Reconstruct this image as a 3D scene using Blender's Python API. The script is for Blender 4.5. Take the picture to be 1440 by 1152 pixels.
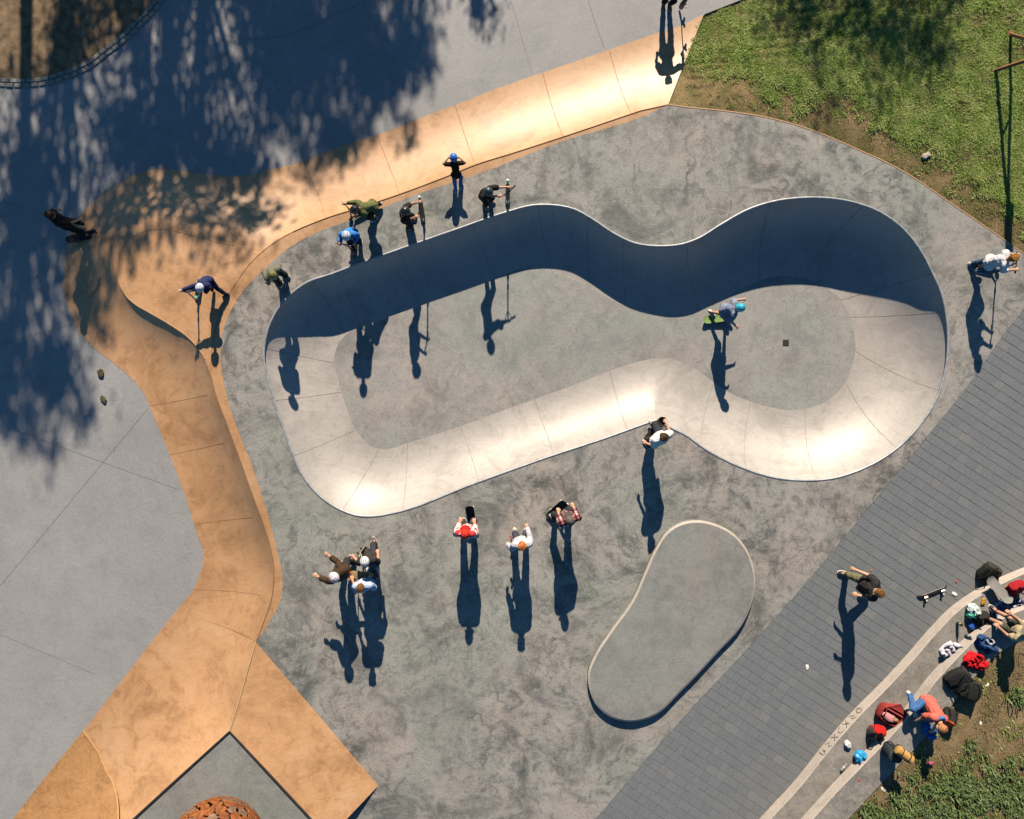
import bpy, bmesh, math, random
from mathutils import Vector, Matrix, noise
from mathutils import geometry as mgeo
import numpy as np

R = math.radians
for o in list(bpy.data.objects):
    bpy.data.objects.remove(o)
SC = bpy.context.scene
COL = SC.collection

# ------------------------------------------------------------------ camera
CAM_H, FPX, CX, CY = 18.0, 1065.0, 720.0, 576.0      # height (m), focal length in photo pixels, principal point
cam = bpy.data.cameras.new('camera')
cam.sensor_fit = 'HORIZONTAL'
cam.sensor_width = 36.0
cam.lens = FPX / 1440.0 * 36.0
cam.clip_start = 0.1
cam.clip_end = 3000
camo = bpy.data.objects.new('camera', cam)
COL.objects.link(camo)
camo.location = (0, 0, CAM_H)
camo.rotation_euler = (0, 0, 0)
SC.camera = camo

# ------------------------------------------------------------------ world and sun
SUN_EL = 30.0
w = bpy.data.worlds.new('World')
SC.world = w
w.use_nodes = True
nt = w.node_tree
bg = nt.nodes['Background']
sky = nt.nodes.new('ShaderNodeTexSky')
sky.sky_type = 'NISHITA'
sky.sun_disc = False
sky.sun_elevation = R(SUN_EL)
sky.sun_rotation = R(0)
sky.air_density = 0.75
sky.dust_density = 0.0
sky.ozone_density = 3.0
tint = nt.nodes.new('ShaderNodeMix')          # white balance of the whole sky, towards the photo's cyan-blue skylight
tint.data_type = 'RGBA'; tint.blend_type = 'MULTIPLY'; tint.inputs[0].default_value = 1.0
tint.inputs[7].default_value = (0.66, 1.0, 1.06, 1)
nt.links.new(sky.outputs[0], tint.inputs[6])
nt.links.new(tint.outputs[2], bg.inputs[0])
bg.inputs[1].default_value = 0.05
sl = bpy.data.lights.new('sun', 'SUN')
sl.energy = 5.0
sl.angle = R(0.53)
sl.color = (1.0, 0.855, 0.675)
so = bpy.data.objects.new('sun', sl)
COL.objects.link(so)
so.location = (0, 20, 30)
so.rotation_euler = (R(-(90 - SUN_EL)), 0, 0)
SC.view_settings.view_transform = 'Standard'
SC.view_settings.look = 'None'
SC.view_settings.gamma = 1.0
SC.view_settings.exposure = 0.66
try:
    SC.view_settings.use_curve_mapping = False
except Exception:
    pass
SC.cycles.max_bounces = 6
SC.cycles.diffuse_bounces = 0


# ------------------------------------------------------------------ helpers
def P(px, py, z=0.0):
    """photo pixel -> world point on the level z"""
    s = (CAM_H - z) / FPX
    return Vector(((px - CX) * s, (CY - py) * s, z))


def tag(o, label=None, cat=None, group=None, kind=None):
    if label: o['label'] = label
    if cat: o['category'] = cat
    if group: o['group'] = group
    if kind: o['kind'] = kind
    return o


def link(name, me, mat=None, parent=None):
    o = bpy.data.objects.new(name, me)
    COL.objects.link(o)
    if mat is not None:
        for m in (mat if isinstance(mat, (list, tuple)) else [mat]):
            me.materials.append(m)
    if parent is not None:
        o.parent = parent
    return o


def mesh(name, verts, faces, mat=None, parent=None, smooth=False, sharp=None):
    me = bpy.data.meshes.new(name)
    me.from_pydata([tuple(v) for v in verts], [], faces)
    me.update()
    if smooth:
        me.polygons.foreach_set('use_smooth', [True] * len(me.polygons))
        if sharp:
            me.set_sharp_from_angle(angle=R(sharp))
    return link(name, me, mat, parent)


def from_bm(name, bm, mat=None, parent=None, smooth=False, sharp=None):
    me = bpy.data.meshes.new(name)
    bmesh.ops.recalc_face_normals(bm, faces=bm.faces)
    bm.to_mesh(me)
    bm.free()
    if smooth:
        me.polygons.foreach_set('use_smooth', [True] * len(me.polygons))
        if sharp:
            me.set_sharp_from_angle(angle=R(sharp))
    return link(name, me, mat, parent)


def empty(name, loc, rz=0.0):
    o = bpy.data.objects.new(name, None)
    COL.objects.link(o)
    o.location = loc
    o.rotation_euler = (0, 0, rz)
    o.empty_display_size = 0.1
    return o


def spline(pts, closed=False, sharp=(), step=0.2, key=None):
    """C1 hermite through n-dim points, chord-length parameter, optional sharp corners."""
    A = [np.array(p, float) for p in pts]
    K = [a[:2] for a in A] if key is None else [np.array(k, float) for k in key]
    n = len(A)
    segs = n if closed else n - 1
    h = [max(1e-6, np.linalg.norm(K[(i + 1) % n] - K[i])) for i in range(segs)]
    d = [(A[(i + 1) % n] - A[i]) / h[i] for i in range(segs)]
    out = []
    idx = []

    def tang(i, side):
        if closed:
            ip, inx = (i - 1) % n, i % n
        else:
            ip, inx = i - 1, i
            if ip < 0: return d[0]
            if inx > segs - 1: return d[segs - 1]
        if i % n in sharp:
            return d[ip] if side < 0 else d[inx]
        return (d[ip] * h[inx] + d[inx] * h[ip]) / (h[ip] + h[inx])
    for i in range(segs):
        m0 = tang(i, +1) * h[i]
        m1 = tang((i + 1) % n if closed else i + 1, -1) * h[i]
        p0, p1 = A[i], A[(i + 1) % n]
        k = max(2, int(math.ceil(h[i] / step)))
        idx.append(len(out))
        for j in range(k):
            t = j / k
            out.append((2 * t**3 - 3 * t**2 + 1) * p0 + (t**3 - 2 * t**2 + t) * m0 + (-2 * t**3 + 3 * t**2) * p1 + (t**3 - t**2) * m1)
    if not closed:
        idx.append(len(out))
        out.append(A[-1])
    return out, idx


def pxline(pts, z=0.0, closed=False, sharp=(), step=0.2):
    """spline through pixels lying on level z (or per-point z as third entry)"""
    ws = [P(p[0], p[1], p[2] if len(p) > 2 else z) for p in pts]
    out, _ = spline([tuple(v) for v in ws], closed, sharp, step)
    return [Vector(v) for v in out]


def arc_profile(theta, n):
    """(u, g): u 0 at the floor .. 1 at the lip, g height fraction of a circular transition"""
    th = R(theta)
    r = []
    for i in range(n + 1):
        a = th * i / n
        r.append((math.sin(a) / math.sin(th), (1 - math.cos(a)) / (1 - math.cos(th))))
    return r


def loft_rows(rows, name, mat, parent=None, closed=False, smooth=True, sharp=None):
    n = len(rows[0])
    V = [v for r in rows for v in r]
    F = []
    for i in range(len(rows) - 1):
        for j in range(n if closed else n - 1):
            k = (j + 1) % n
            F.append((i * n + j, i * n + k, (i + 1) * n + k, (i + 1) * n + j))
    return mesh(name, V, F, mat, parent, smooth, sharp)


def flat_poly(loops, name, mat, parent=None, flip=False):
    """flat (or gently uneven) polygon with holes; loops are lists of Vectors"""
    L = [[Vector((v.x, v.y, 0)) for v in l] for l in loops]
    tris = mgeo.tessellate_polygon(L)
    V = [v for l in loops for v in l]
    F = []
    for a, b, c in tris:
        if ((V[b] - V[a]).cross(V[c] - V[a])).z < 0:
            a, b, c = a, c, b
        F.append((a, b, c))
    return mesh(name, V, F, mat, parent)


def inside(poly, x, y):
    c = False
    j = len(poly) - 1
    for i in range(len(poly)):
        xi, yi = poly[i][0], poly[i][1]
        xj, yj = poly[j][0], poly[j][1]
        if (yi > y) != (yj > y) and x < (xj - xi) * (y - yi) / (yj - yi) + xi:
            c = not c
        j = i
    return c


def seg_dist(p, a, b):
    ab = b - a
    t = max(0, min(1, (p - a).dot(ab) / max(1e-9, ab.length_squared)))
    return (p - (a + ab * t)).length


def grid_fill(poly, zf, step, name, mat, parent=None, smooth=True):
    """fill a polygon with a triangulated grid, z from zf(x, y)"""
    pts = [Vector((v.x, v.y)) for v in poly]
    n = len(pts)
    edges = [(i, (i + 1) % n) for i in range(n)]
    x0 = min(p.x for p in pts); x1 = max(p.x for p in pts)
    y0 = min(p.y for p in pts); y1 = max(p.y for p in pts)
    tp = [(p.x, p.y) for p in pts]
    extra = []
    y = y0 + step * .5
    r = 0
    while y < y1:
        x = x0 + step * (.5 if r % 2 else 0)
        while x < x1:
            if inside(tp, x, y):
                q = Vector((x, y))
                if min((q - p).length for p in pts) > step * .45:
                    extra.append(q)
            x += step
        y += step
        r += 1
    res = mgeo.delaunay_2d_cdt(pts + extra, edges, [], 1, 1e-5)
    V = [Vector((v.x, v.y, zf(v.x, v.y))) for v in res[0]]
    F = []
    for f in res[2]:
        c = sum((res[0][i] for i in f), Vector((0, 0))) / len(f)
        if inside(tp, c.x, c.y):
            f = list(f)
            if ((V[f[1]] - V[f[0]]).cross(V[f[2]] - V[f[0]])).z < 0:
                f.reverse()
            F.append(f)
    return mesh(name, V, F, mat, parent, smooth)


def tube_bm(bm, path, r, seg=8, closed=False, cap=True):
    """sweep a circle along a path (r a number or a list)"""
    path = [Vector(p) for p in path]
    n = len(path)
    rings = []
    up = Vector((0, 0, 1))
    prev = None
    for i, p in enumerate(path):
        a = path[(i - 1) % n] if (closed or i > 0) else p
        b = path[(i + 1) % n] if (closed or i < n - 1) else p
        t = (b - a)
        if t.length < 1e-9: t = Vector((0, 1, 0))
        t.normalize()
        if prev is None:
            x = t.cross(up if abs(t.z) < .9 else Vector((1, 0, 0))).normalized()
        else:
            x = prev - t * prev.dot(t)
            if x.length < 1e-6:
                x = t.cross(up)
            x.normalize()
        prev = x
        y = t.cross(x)
        rr = r[i] if isinstance(r, (list, tuple)) else r
        rings.append([bm.verts.new(p + (x * math.cos(2 * math.pi * k / seg) + y * math.sin(2 * math.pi * k / seg)) * rr) for k in range(seg)])
    for i in range(n if closed else n - 1):
        a, b = rings[i], rings[(i + 1) % n]
        for k in range(seg):
            bm.faces.new((a[k], a[(k + 1) % seg], b[(k + 1) % seg], b[k]))
    if cap and not closed:
        bm.faces.new(rings[0]); bm.faces.new(rings[-1])
    return bm


def tube(name, path, r, mat, parent=None, seg=8, closed=False):
    bm = bmesh.new()
    tube_bm(bm, path, r, seg, closed)
    return from_bm(name, bm, mat, parent, True, 50)


def strip_on(path, width, name, mat, parent=None, up=None, lift=0.004):
    """thin ribbon following a 3-D path; up = list of surface normals"""
    V, F = [], []
    n = len(path)
    for i, p in enumerate(path):
        a = path[max(0, i - 1)]; b = path[min(n - 1, i + 1)]
        t = (b - a).normalized()
        nn = up[i] if up else Vector((0, 0, 1))
        s = t.cross(nn).normalized() * width * .5 * (1 + .35 * math.sin(i * 2.3 + p.x * 5))
        q = p + nn * lift
        V += [q + s, q - s]
    for i in range(n - 1):
        F.append((2 * i, 2 * i + 1, 2 * i + 3, 2 * i + 2))
    return mesh(name, V, F, mat, parent)


def box_bm(bm, size, mat4=None, bevel=0.0, seg=1):
    r = bmesh.ops.create_cube(bm, size=1.0)
    vs = r['verts']
    bmesh.ops.scale(bm, vec=size, verts=vs)
    if bevel > 0:
        es = list({e for v in vs for e in v.link_edges})
        rb = bmesh.ops.bevel(bm, geom=es, offset=bevel, segments=seg, profile=.5, affect='EDGES')
        vs = list({v for f in rb['faces'] for v in f.verts} | {v for v in vs if v.is_valid})
    if mat4 is not None:
        bmesh.ops.transform(bm, matrix=mat4, verts=vs)
    return vs


def superell(a, b, c, e1=.5, e2=.5, nu=16, nv=10):
    """superellipsoid verts, faces"""
    def sp(x, e):
        return math.copysign(abs(x) ** e, x)
    V, F = [], []
    V.append((0, 0, -c))
    for i in range(1, nv):
        f = -math.pi / 2 + math.pi * i / nv
        for j in range(nu):
            t = 2 * math.pi * j / nu
            V.append((a * sp(math.cos(f), e1) * sp(math.cos(t), e2), b * sp(math.cos(f), e1) * sp(math.sin(t), e2), c * sp(math.sin(f), e1)))
    V.append((0, 0, c))
    top = len(V) - 1
    for j in range(nu):
        F.append((0, 1 + (j + 1) % nu, 1 + j))
        F.append((top, 1 + (nv - 2) * nu + j, 1 + (nv - 2) * nu + (j + 1) % nu))
    for i in range(nv - 2):
        for j in range(nu):
            k = (j + 1) % nu
            F.append((1 + i * nu + j, 1 + i * nu + k, 1 + (i + 1) * nu + k, 1 + (i + 1) * nu + j))
    return [Vector(v) for v in V], F


def ell_part(name, size, loc, mat, parent, e1=.5, e2=.5, rot=None, rough=0.0, seed=0, nu=18, nv=12):
    V, F = superell(size[0], size[1], size[2], e1, e2, nu, nv)
    M = Matrix.Translation(loc) @ (rot.to_4x4() if rot is not None else Matrix.Identity(4))
    if rough:
        V = [v * (1 + rough * noise.noise(v * 9 + Vector((seed * 3.1, seed, 0)))) for v in V]
    return mesh(name, [M @ v for v in V], F, mat, parent, True, 60)


# ------------------------------------------------------------------ materials
def nodes_of(name):
    m = bpy.data.materials.new(name)
    m.use_nodes = True
    t = m.node_tree
    return m, t, t.nodes['Principled BSDF']


def N(t, typ, **kw):
    n = t.nodes.new(typ)
    for k, v in kw.items():
        setattr(n, k, v)
    return n


def noise_node(t, vec, scale, detail=4, rough=.6, dist=0.0):
    n = N(t, 'ShaderNodeTexNoise')
    n.inputs['Scale'].default_value = scale
    n.inputs['Detail'].default_value = detail
    n.inputs['Roughness'].default_value = rough
    n.inputs['Distortion'].default_value = dist
    t.links.new(vec, n.inputs['Vector'])
    return n.outputs['Fac']


def ramp(t, fac, stops):
    r = N(t, 'ShaderNodeValToRGB')
    el = r.color_ramp.elements
    while len(el) < len(stops): el.new(.5)
    for e, (p, c) in zip(el, stops):
        e.position = p
        e.color = (*c, 1) if len(c) == 3 else c
    t.links.new(fac, r.inputs['Fac'])
    return r.outputs['Color']


def mixc(t, fac, a, b, mode='MIX'):
    m = N(t, 'ShaderNodeMix', data_type='RGBA', blend_type=mode)
    if isinstance(fac, (int, float)): m.inputs[0].default_value = fac
    else: t.links.new(fac, m.inputs[0])
    for i, v in ((6, a), (7, b)):
        if isinstance(v, tuple): m.inputs[i].default_value = (*v, 1) if len(v) == 3 else v
        else: t.links.new(v, m.inputs[i])
    return m.outputs[2]


def g3(v): return (v, v, v)


def concrete(name, base, dark, light, rough=.6, spec=.5, mott=1.3, stain=.5, bump=.15, swirl=.5, crack=0.0, fine=.25, scuff=.25, wheel=.08):
    """trowelled concrete: tonal clouds at three sizes, fine grain, scuffs, hairline crazing"""
    m, t, b = nodes_of(name)
    tc = N(t, 'ShaderNodeTexCoord')
    v = tc.outputs['Object']
    big = noise_node(t, v, .2, 3, .55, .4)
    mid = noise_node(t, v, mott, 9, .68, swirl)
    sml = noise_node(t, v, mott * 3.7, 8, .72, swirl * 1.6)
    fin = noise_node(t, v, 30, 5, .75)
    c = ramp(t, big, [(.30, tuple(x * .93 for x in base)), (.5, base), (.70, tuple(x * 1.1 for x in base))])

    sgate = ramp(t, noise_node(t, v, .28, 4, .6, .6), [(.34, g3(.5)), (.62, g3(1.0))])

    def part(src, lo, hi, col, amt, cc):
        f = ramp(t, src, [(lo, g3(1 if lo < hi and False else 0)), (hi, g3(1))]) if lo < hi else ramp(t, src, [(hi, g3(1)), (lo, g3(0))])
        k = N(t, 'ShaderNodeMath', operation='MULTIPLY'); k.inputs[1].default_value = amt
        t.links.new(f, k.inputs[0])
        k2 = N(t, 'ShaderNodeMath', operation='MULTIPLY'); t.links.new(k.outputs[0], k2.inputs[0]); t.links.new(sgate, k2.inputs[1])
        return mixc(t, k2.outputs[0], cc, col)
    c = part(mid, .51, .37, dark, stain * .95, c)
    c = part(sml, .49, .38, dark, stain * .8, c)
    c = part(mid, .52, .70, light, stain * .85, c)
    c = part(sml, .53, .68, light, stain * .55, c)
    if crack:
        # hue drift of the pour and feathery dark veins left by the trowel
        hu = noise_node(t, v, .33, 4, .6, .8)
        c = mixc(t, 1.0, c, ramp(t, hu, [(.36, (.94, 1.01, .98)), (.5, (1, 1, 1)), (.64, (1.05, .99, .965))]), 'MULTIPLY')
        for sc_, wd_, am_ in ((1.1, .014, .55), (2.9, .022, .45), (6.5, .03, .35)):
            ve = noise_node(t, v, sc_, 7, .7, 1.1)
            vf = ramp(t, ve, [(.5 - wd_, g3(0)), (.5, g3(am_)), (.5 + wd_, g3(0))])
            ga = ramp(t, noise_node(t, v, sc_ * .45 + .2, 3, .6), [(.46, g3(0)), (.6, g3(1))])
            mm0 = N(t, 'ShaderNodeMath', operation='MULTIPLY'); t.links.new(vf, mm0.inputs[0]); t.links.new(ga, mm0.inputs[1])
            c = mixc(t, mm0.outputs[0], c, dark)
    fr = ramp(t, fin, [(.3, g3(1 - fine)), (.7, g3(1 + fine * .4))])
    c = mixc(t, 1.0, c, fr, 'MULTIPLY')
    for ang, sc in ((.5, (.9, 38, 1)), (2.1, (.7, 30, 1)), (1.2, (.8, 34, 1))):
        mp = N(t, 'ShaderNodeMapping')
        mp.inputs['Rotation'].default_value = (0, 0, ang)
        mp.inputs['Scale'].default_value = sc
        t.links.new(v, mp.inputs['Vector'])
        s = noise_node(t, mp.outputs[0], 1.0, 3, .6, .5)
        sf = ramp(t, s, [(.70, g3(0)), (.80, g3(scuff))])
        c = mixc(t, sf, c, light)
    # wheel marks: long gently bent dark streaks
    if wheel:
        wn = N(t, 'ShaderNodeTexNoise'); wn.inputs['Scale'].default_value = .35; wn.inputs['Detail'].default_value = 1
        t.links.new(v, wn.inputs['Vector'])
        wv = N(t, 'ShaderNodeVectorMath', operation='MULTIPLY_ADD'); wv.inputs[1].default_value = (2.6, 2.6, 0)
        t.links.new(wn.outputs['Color'], wv.inputs[0]); t.links.new(v, wv.inputs[2])
        for ang, sc in ((.15, (.5, 26, 1)), (.95, (.45, 30, 1)), (1.75, (.55, 24, 1)), (2.6, (.5, 28, 1))):
            mp = N(t, 'ShaderNodeMapping')
            mp.inputs['Rotation'].default_value = (0, 0, ang); mp.inputs['Scale'].default_value = sc
            t.links.new(wv.outputs[0], mp.inputs['Vector'])
            s = noise_node(t, mp.outputs[0], 1.0, 2, .5, 0)
            sf = ramp(t, s, [(.63, g3(0)), (.675, g3(wheel)), (.74, g3(wheel * .6))])
            c = mixc(t, sf, c, tuple(x * .62 for x in dark))
    if crack:
        dn = N(t, 'ShaderNodeTexNoise'); dn.inputs['Scale'].default_value = 2.3; dn.inputs['Detail'].default_value = 6; dn.inputs['Roughness'].default_value = .7
        t.links.new(v, dn.inputs['Vector'])
        va = N(t, 'ShaderNodeVectorMath', operation='ADD')
        t.links.new(v, va.inputs[0]); t.links.new(dn.outputs['Color'], va.inputs[1])
        vo = N(t, 'ShaderNodeTexVoronoi', feature='DISTANCE_TO_EDGE'); vo.inputs['Scale'].default_value = .7
        t.links.new(va.outputs[0], vo.inputs['Vector'])
        cl = ramp(t, vo.outputs['Distance'], [(0.0, g3(1)), (.05, g3(0))])
        gate = ramp(t, noise_node(t, v, .8, 3, .6), [(.5, g3(0)), (.66, g3(crack))])
        mm = N(t, 'ShaderNodeMath', operation='MULTIPLY'); t.links.new(cl, mm.inputs[0]); t.links.new(gate, mm.inputs[1])
        c = mixc(t, mm.outputs[0], c, dark)
    t.links.new(c, b.inputs['Base Color'])
    rr = N(t, 'ShaderNodeMapRange')
    rr.inputs['To Min'].default_value = rough - .10
    rr.inputs['To Max'].default_value = rough + .14
    t.links.new(mid, rr.inputs['Value'])
    t.links.new(rr.outputs[0], b.inputs['Roughness'])
    b.inputs['Specular IOR Level'].default_value = spec
    bp = N(t, 'ShaderNodeBump'); bp.inputs['Strength'].default_value = bump; bp.inputs['Distance'].default_value = .01
    hs = noise_node(t, v, 9, 6, .65)
    t.links.new(hs, bp.inputs['Height'])
    t.links.new(bp.outputs[0], b.inputs['Normal'])
    return m


def plain(name, col, rough=.6, metal=0.0, spec=.4, var=.15, scale=14, bump=0.0):
    m, t, b = nodes_of(name)
    tc = N(t, 'ShaderNodeTexCoord')
    f = noise_node(t, tc.outputs['Object'], scale, 4, .6)
    c = ramp(t, f, [(.3, tuple(x * (1 - var) for x in col)), (.7, tuple(min(1, x * (1 + var)) for x in col))])
    t.links.new(c, b.inputs['Base Color'])
    b.inputs['Roughness'].default_value = rough
    b.inputs['Metallic'].default_value = metal
    b.inputs['Specular IOR Level'].default_value = spec
    if bump:
        bp = N(t, 'ShaderNodeBump'); bp.inputs['Strength'].default_value = bump; bp.inputs['Distance'].default_value = .01
        t.links.new(f, bp.inputs['Height']); t.links.new(bp.outputs[0], b.inputs['Normal'])
    return m


def bands(name, cols, scale, axis=(0, 0, 1), rough=.8, plaid=False):
    """woven stripes or plaid"""
    m, t, b = nodes_of(name)
    tc = N(t, 'ShaderNodeTexCoord')
    sep = N(t, 'ShaderNodeSeparateXYZ'); t.links.new(tc.outputs['Object'], sep.inputs[0])

    def tri(k, s):
        a = N(t, 'ShaderNodeMath', operation='MULTIPLY'); a.inputs[1].default_value = s
        t.links.new(sep.outputs[k], a.inputs[0])
        f = N(t, 'ShaderNodeMath', operation='PINGPONG'); f.inputs[1].default_value = 1.0
        t.links.new(a.outputs[0], f.inputs[0])
        return f.outputs[0]
    k = 2 if axis[2] else (1 if axis[1] else 0)
    r = ramp(t, tri(k, scale), [(.42, cols[0]), (.5, cols[1])])
    if plaid:
        r2 = ramp(t, tri(0, scale), [(.5, (1, 1, 1)), (.58, cols[2])])
        r = mixc(t, 1.0, r, r2, 'MULTIPLY')
        r3 = ramp(t, tri(1, scale), [(.55, (1, 1, 1)), (.62, cols[2])])
        r = mixc(t, .8, r, r3, 'MULTIPLY')
    t.links.new(r, b.inputs['Base Color'])
    b.inputs['Roughness'].default_value = rough
    b.inputs['Specular IOR Level'].default_value = .2
    return m


M = {}
M['deck'] = concrete('deck_concrete', (.335, .328, .310), (.092, .103, .100), (.45, .42, .392), rough=.55, stain=.95, mott=.8, swirl=.8, crack=1.0, bump=.25, fine=.4, wheel=.12)
M['low'] = concrete('plaza_concrete', (0.322, 0.323, 0.330), (0.228, 0.239, 0.242), (0.370, 0.370, 0.374), rough=.6, stain=.45, mott=.6, bump=.12)
M['bowl_floor'] = concrete('bowl_floor_concrete', (.345, .34, .328), (.19, .20, .198), (.42, .41, .395), rough=.5, stain=.65, mott=.9, swirl=.7, crack=.35, fine=.3)
M['bowl_wall'] = concrete('bowl_wall_concrete', (.425, .398, .372), (.29, .272, .256), (.495, .465, .44), rough=.48, spec=.9, stain=.65, mott=1.1, swirl=.8, bump=.07, fine=.16, scuff=.3, wheel=.15)
M['orange'] = concrete('orange_concrete', (.53, .298, .142), (.27, .138, .056), (.61, .405, .25), rough=.48, spec=.9, stain=.62, mott=.8, swirl=.6, bump=.06, fine=.18, scuff=.2, wheel=.10)
M['pad'] = concrete('pad_concrete', (0.275, 0.277, 0.267), (0.165, 0.176, 0.172), (0.340, 0.339, 0.323), rough=.6, stain=.7, mott=1.3, crack=.3, fine=.3)
M['rim'] = concrete('worn_rim_concrete', (0.460, 0.407, 0.349), (0.330, 0.296, 0.256), (0.530, 0.487, 0.436), rough=.55, stain=.6, mott=6, fine=.2)
M['step'] = concrete('step_concrete', (0.310, 0.291, 0.265), (0.170, 0.164, 0.145), (0.390, 0.370, 0.343), rough=.7, stain=.8, mott=2.2, fine=.4)
M['riser'] = concrete('step_riser_concrete', (0.530, 0.466, 0.413), (0.370, 0.328, 0.285), (0.600, 0.550, 0.500), rough=.7, stain=.5, mott=3.5)
M['joint'] = plain('joint_sealant', (.235, .225, .205), .9, var=.3, scale=6)
M['joint_orange'] = plain('joint_sealant_orange', (.33, .175, .085), .9, var=.35, scale=6)
M['joint_pale'] = plain('joint_sealant_pale', (.275, .255, .228), .9, var=.35, scale=6)
M['steel'] = plain('steel_coping', (.36, .38, .40), .5, metal=.3, spec=.5, var=.25, scale=8)
M['dark_steel'] = plain('dark_steel_edge', (.045, .043, .042), .5, metal=.4, var=.4)
M['rust'] = plain('rusty_steel', (.30, .085, .018), .75, var=.55, scale=9, bump=.4)
M['rust2'] = plain('rusty_steel_dark', (.17, .055, .018), .75, var=.5, scale=9, bump=.4)
M['rust3'] = plain('rusty_steel_grey', (.21, .13, .085), .6, metal=.3, var=.4, scale=9, bump=.3)
M['black_void'] = plain('inner_shade_black', (.012, .01, .009), .9)
M['soil'] = plain('dry_soil', (.20, .145, .09), .95, spec=.1, var=.45, scale=5, bump=.8)
M['sett'] = plain('granite_sett', (.26, .255, .24), .75, var=.25, scale=8)
M['drain'] = plain('cast_iron', (.05, .05, .045), .6, metal=.5)


def paver_mat():
    m, t, b = nodes_of('paver_stone')
    oi = N(t, 'ShaderNodeObjectInfo')
    ge = N(t, 'ShaderNodeNewGeometry')
    ad = N(t, 'ShaderNodeMath', operation='ADD')
    t.links.new(oi.outputs['Random'], ad.inputs[0]); t.links.new(ge.outputs['Random Per Island'], ad.inputs[1])
    fr = N(t, 'ShaderNodeMath', operation='FRACT'); t.links.new(ad.outputs[0], fr.inputs[0])
    c = ramp(t, fr.outputs[0], [(0, (.150, .168, .186)), (.5, (.159, .177, .193)), (.9, (.167, .183, .197)), (1, (.192, .198, .204))])
    gp = N(t, 'ShaderNodeNewGeometry')
    f = noise_node(t, gp.outputs['Position'], 22, 5, .7)
    c = mixc(t, 1.0, c, ramp(t, f, [(.3, g3(.78)), (.7, g3(1.12))]), 'MULTIPLY')
    # dust that has drifted towards the steps (worn, paler, browner), in world space
    sp = N(t, 'ShaderNodeVectorMath', operation='DOT_PRODUCT'); sp.inputs[1].default_value = (.75, -.66, 0)
    t.links.new(gp.outputs['Position'], sp.inputs[0])
    d = noise_node(t, gp.outputs['Position'], .45, 5, .65, .5)
    a2 = N(t, 'ShaderNodeMath', operation='MULTIPLY_ADD'); a2.inputs[1].default_value = 3.2
    t.links.new(d, a2.inputs[0]); t.links.new(sp.outputs['Value'], a2.inputs[2])
    df = N(t, 'ShaderNodeMapRange'); df.inputs['From Min'].default_value = 11.6; df.inputs['From Max'].default_value = 14.2
    df.inputs['To Max'].default_value = .75
    t.links.new(a2.outputs[0], df.inputs['Value'])
    c = mixc(t, df.outputs[0], c, (.235, .222, .20))
    t.links.new(c, b.inputs['Base Color'])
    b.inputs['Roughness'].default_value = .75
    bp = N(t, 'ShaderNodeBump'); bp.inputs['Strength'].default_value = .3; bp.inputs['Distance'].default_value = .006
    t.links.new(f, bp.inputs['Height']); t.links.new(bp.outputs[0], b.inputs['Normal'])
    return m


M['paver'] = paver_mat()
M['paver_bed'] = plain('paver_joint_sand', (.138, .157, .174), .95, var=.3, scale=1.3)


def ground_mat(name, a, bcol, c3, sc=1.1):
    m, t, b = nodes_of(name)
    gp = N(t, 'ShaderNodeNewGeometry')
    v = gp.outputs['Position']
    n1 = noise_node(t, v, sc, 6, .65, .6)
    n2 = noise_node(t, v, 18, 6, .75)
    c = ramp(t, n1, [(.36, a), (.52, bcol), (.66, c3)])
    c = mixc(t, 1.0, c, ramp(t, n2, [(.28, g3(.55)), (.72, g3(1.3))]), 'MULTIPLY')
    t.links.new(c, b.inputs['Base Color'])
    b.inputs['Roughness'].default_value = .95
    b.inputs['Specular IOR Level'].default_value = .1
    bp = N(t, 'ShaderNodeBump'); bp.inputs['Strength'].default_value = .9; bp.inputs['Distance'].default_value = .03
    t.links.new(n2, bp.inputs['Height']); t.links.new(bp.outputs[0], b.inputs['Normal'])
    return m


M['turf'] = ground_mat('turf_soil', (.10, .105, .035), (.21, .16, .08), (.28, .205, .11))
M['dirt'] = ground_mat('bare_dirt', (.13, .11, .05), (.23, .17, .092), (.32, .24, .145))


def leaf_mat(name, stops, trans=.25):
    m, t, b = nodes_of(name)
    ge = N(t, 'ShaderNodeNewGeometry')
    n1 = noise_node(t, ge.outputs['Position'], 2.6, 4, .65)
    ad = N(t, 'ShaderNodeMath', operation='MULTIPLY_ADD'); ad.inputs[1].default_value = .38
    t.links.new(ge.outputs['Random Per Island'], ad.inputs[0])
    mu = N(t, 'ShaderNodeMath', operation='MULTIPLY'); mu.inputs[1].default_value = .75
    t.links.new(n1, mu.inputs[0]); t.links.new(mu.outputs[0], ad.inputs[2])
    c = ramp(t, ad.outputs[0], stops)
    t.links.new(c, b.inputs['Base Color'])
    b.inputs['Roughness'].default_value = .6
    b.inputs['Specular IOR Level'].default_value = .3
    tr = N(t, 'ShaderNodeBsdfTranslucent'); t.links.new(c, tr.inputs['Color'])
    mx = N(t, 'ShaderNodeMixShader'); mx.inputs[0].default_value = trans
    out = t.nodes['Material Output']
    t.links.new(b.outputs[0], mx.inputs[1]); t.links.new(tr.outputs[0], mx.inputs[2])
    t.links.new(mx.outputs[0], out.inputs['Surface'])
    return m


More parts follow.
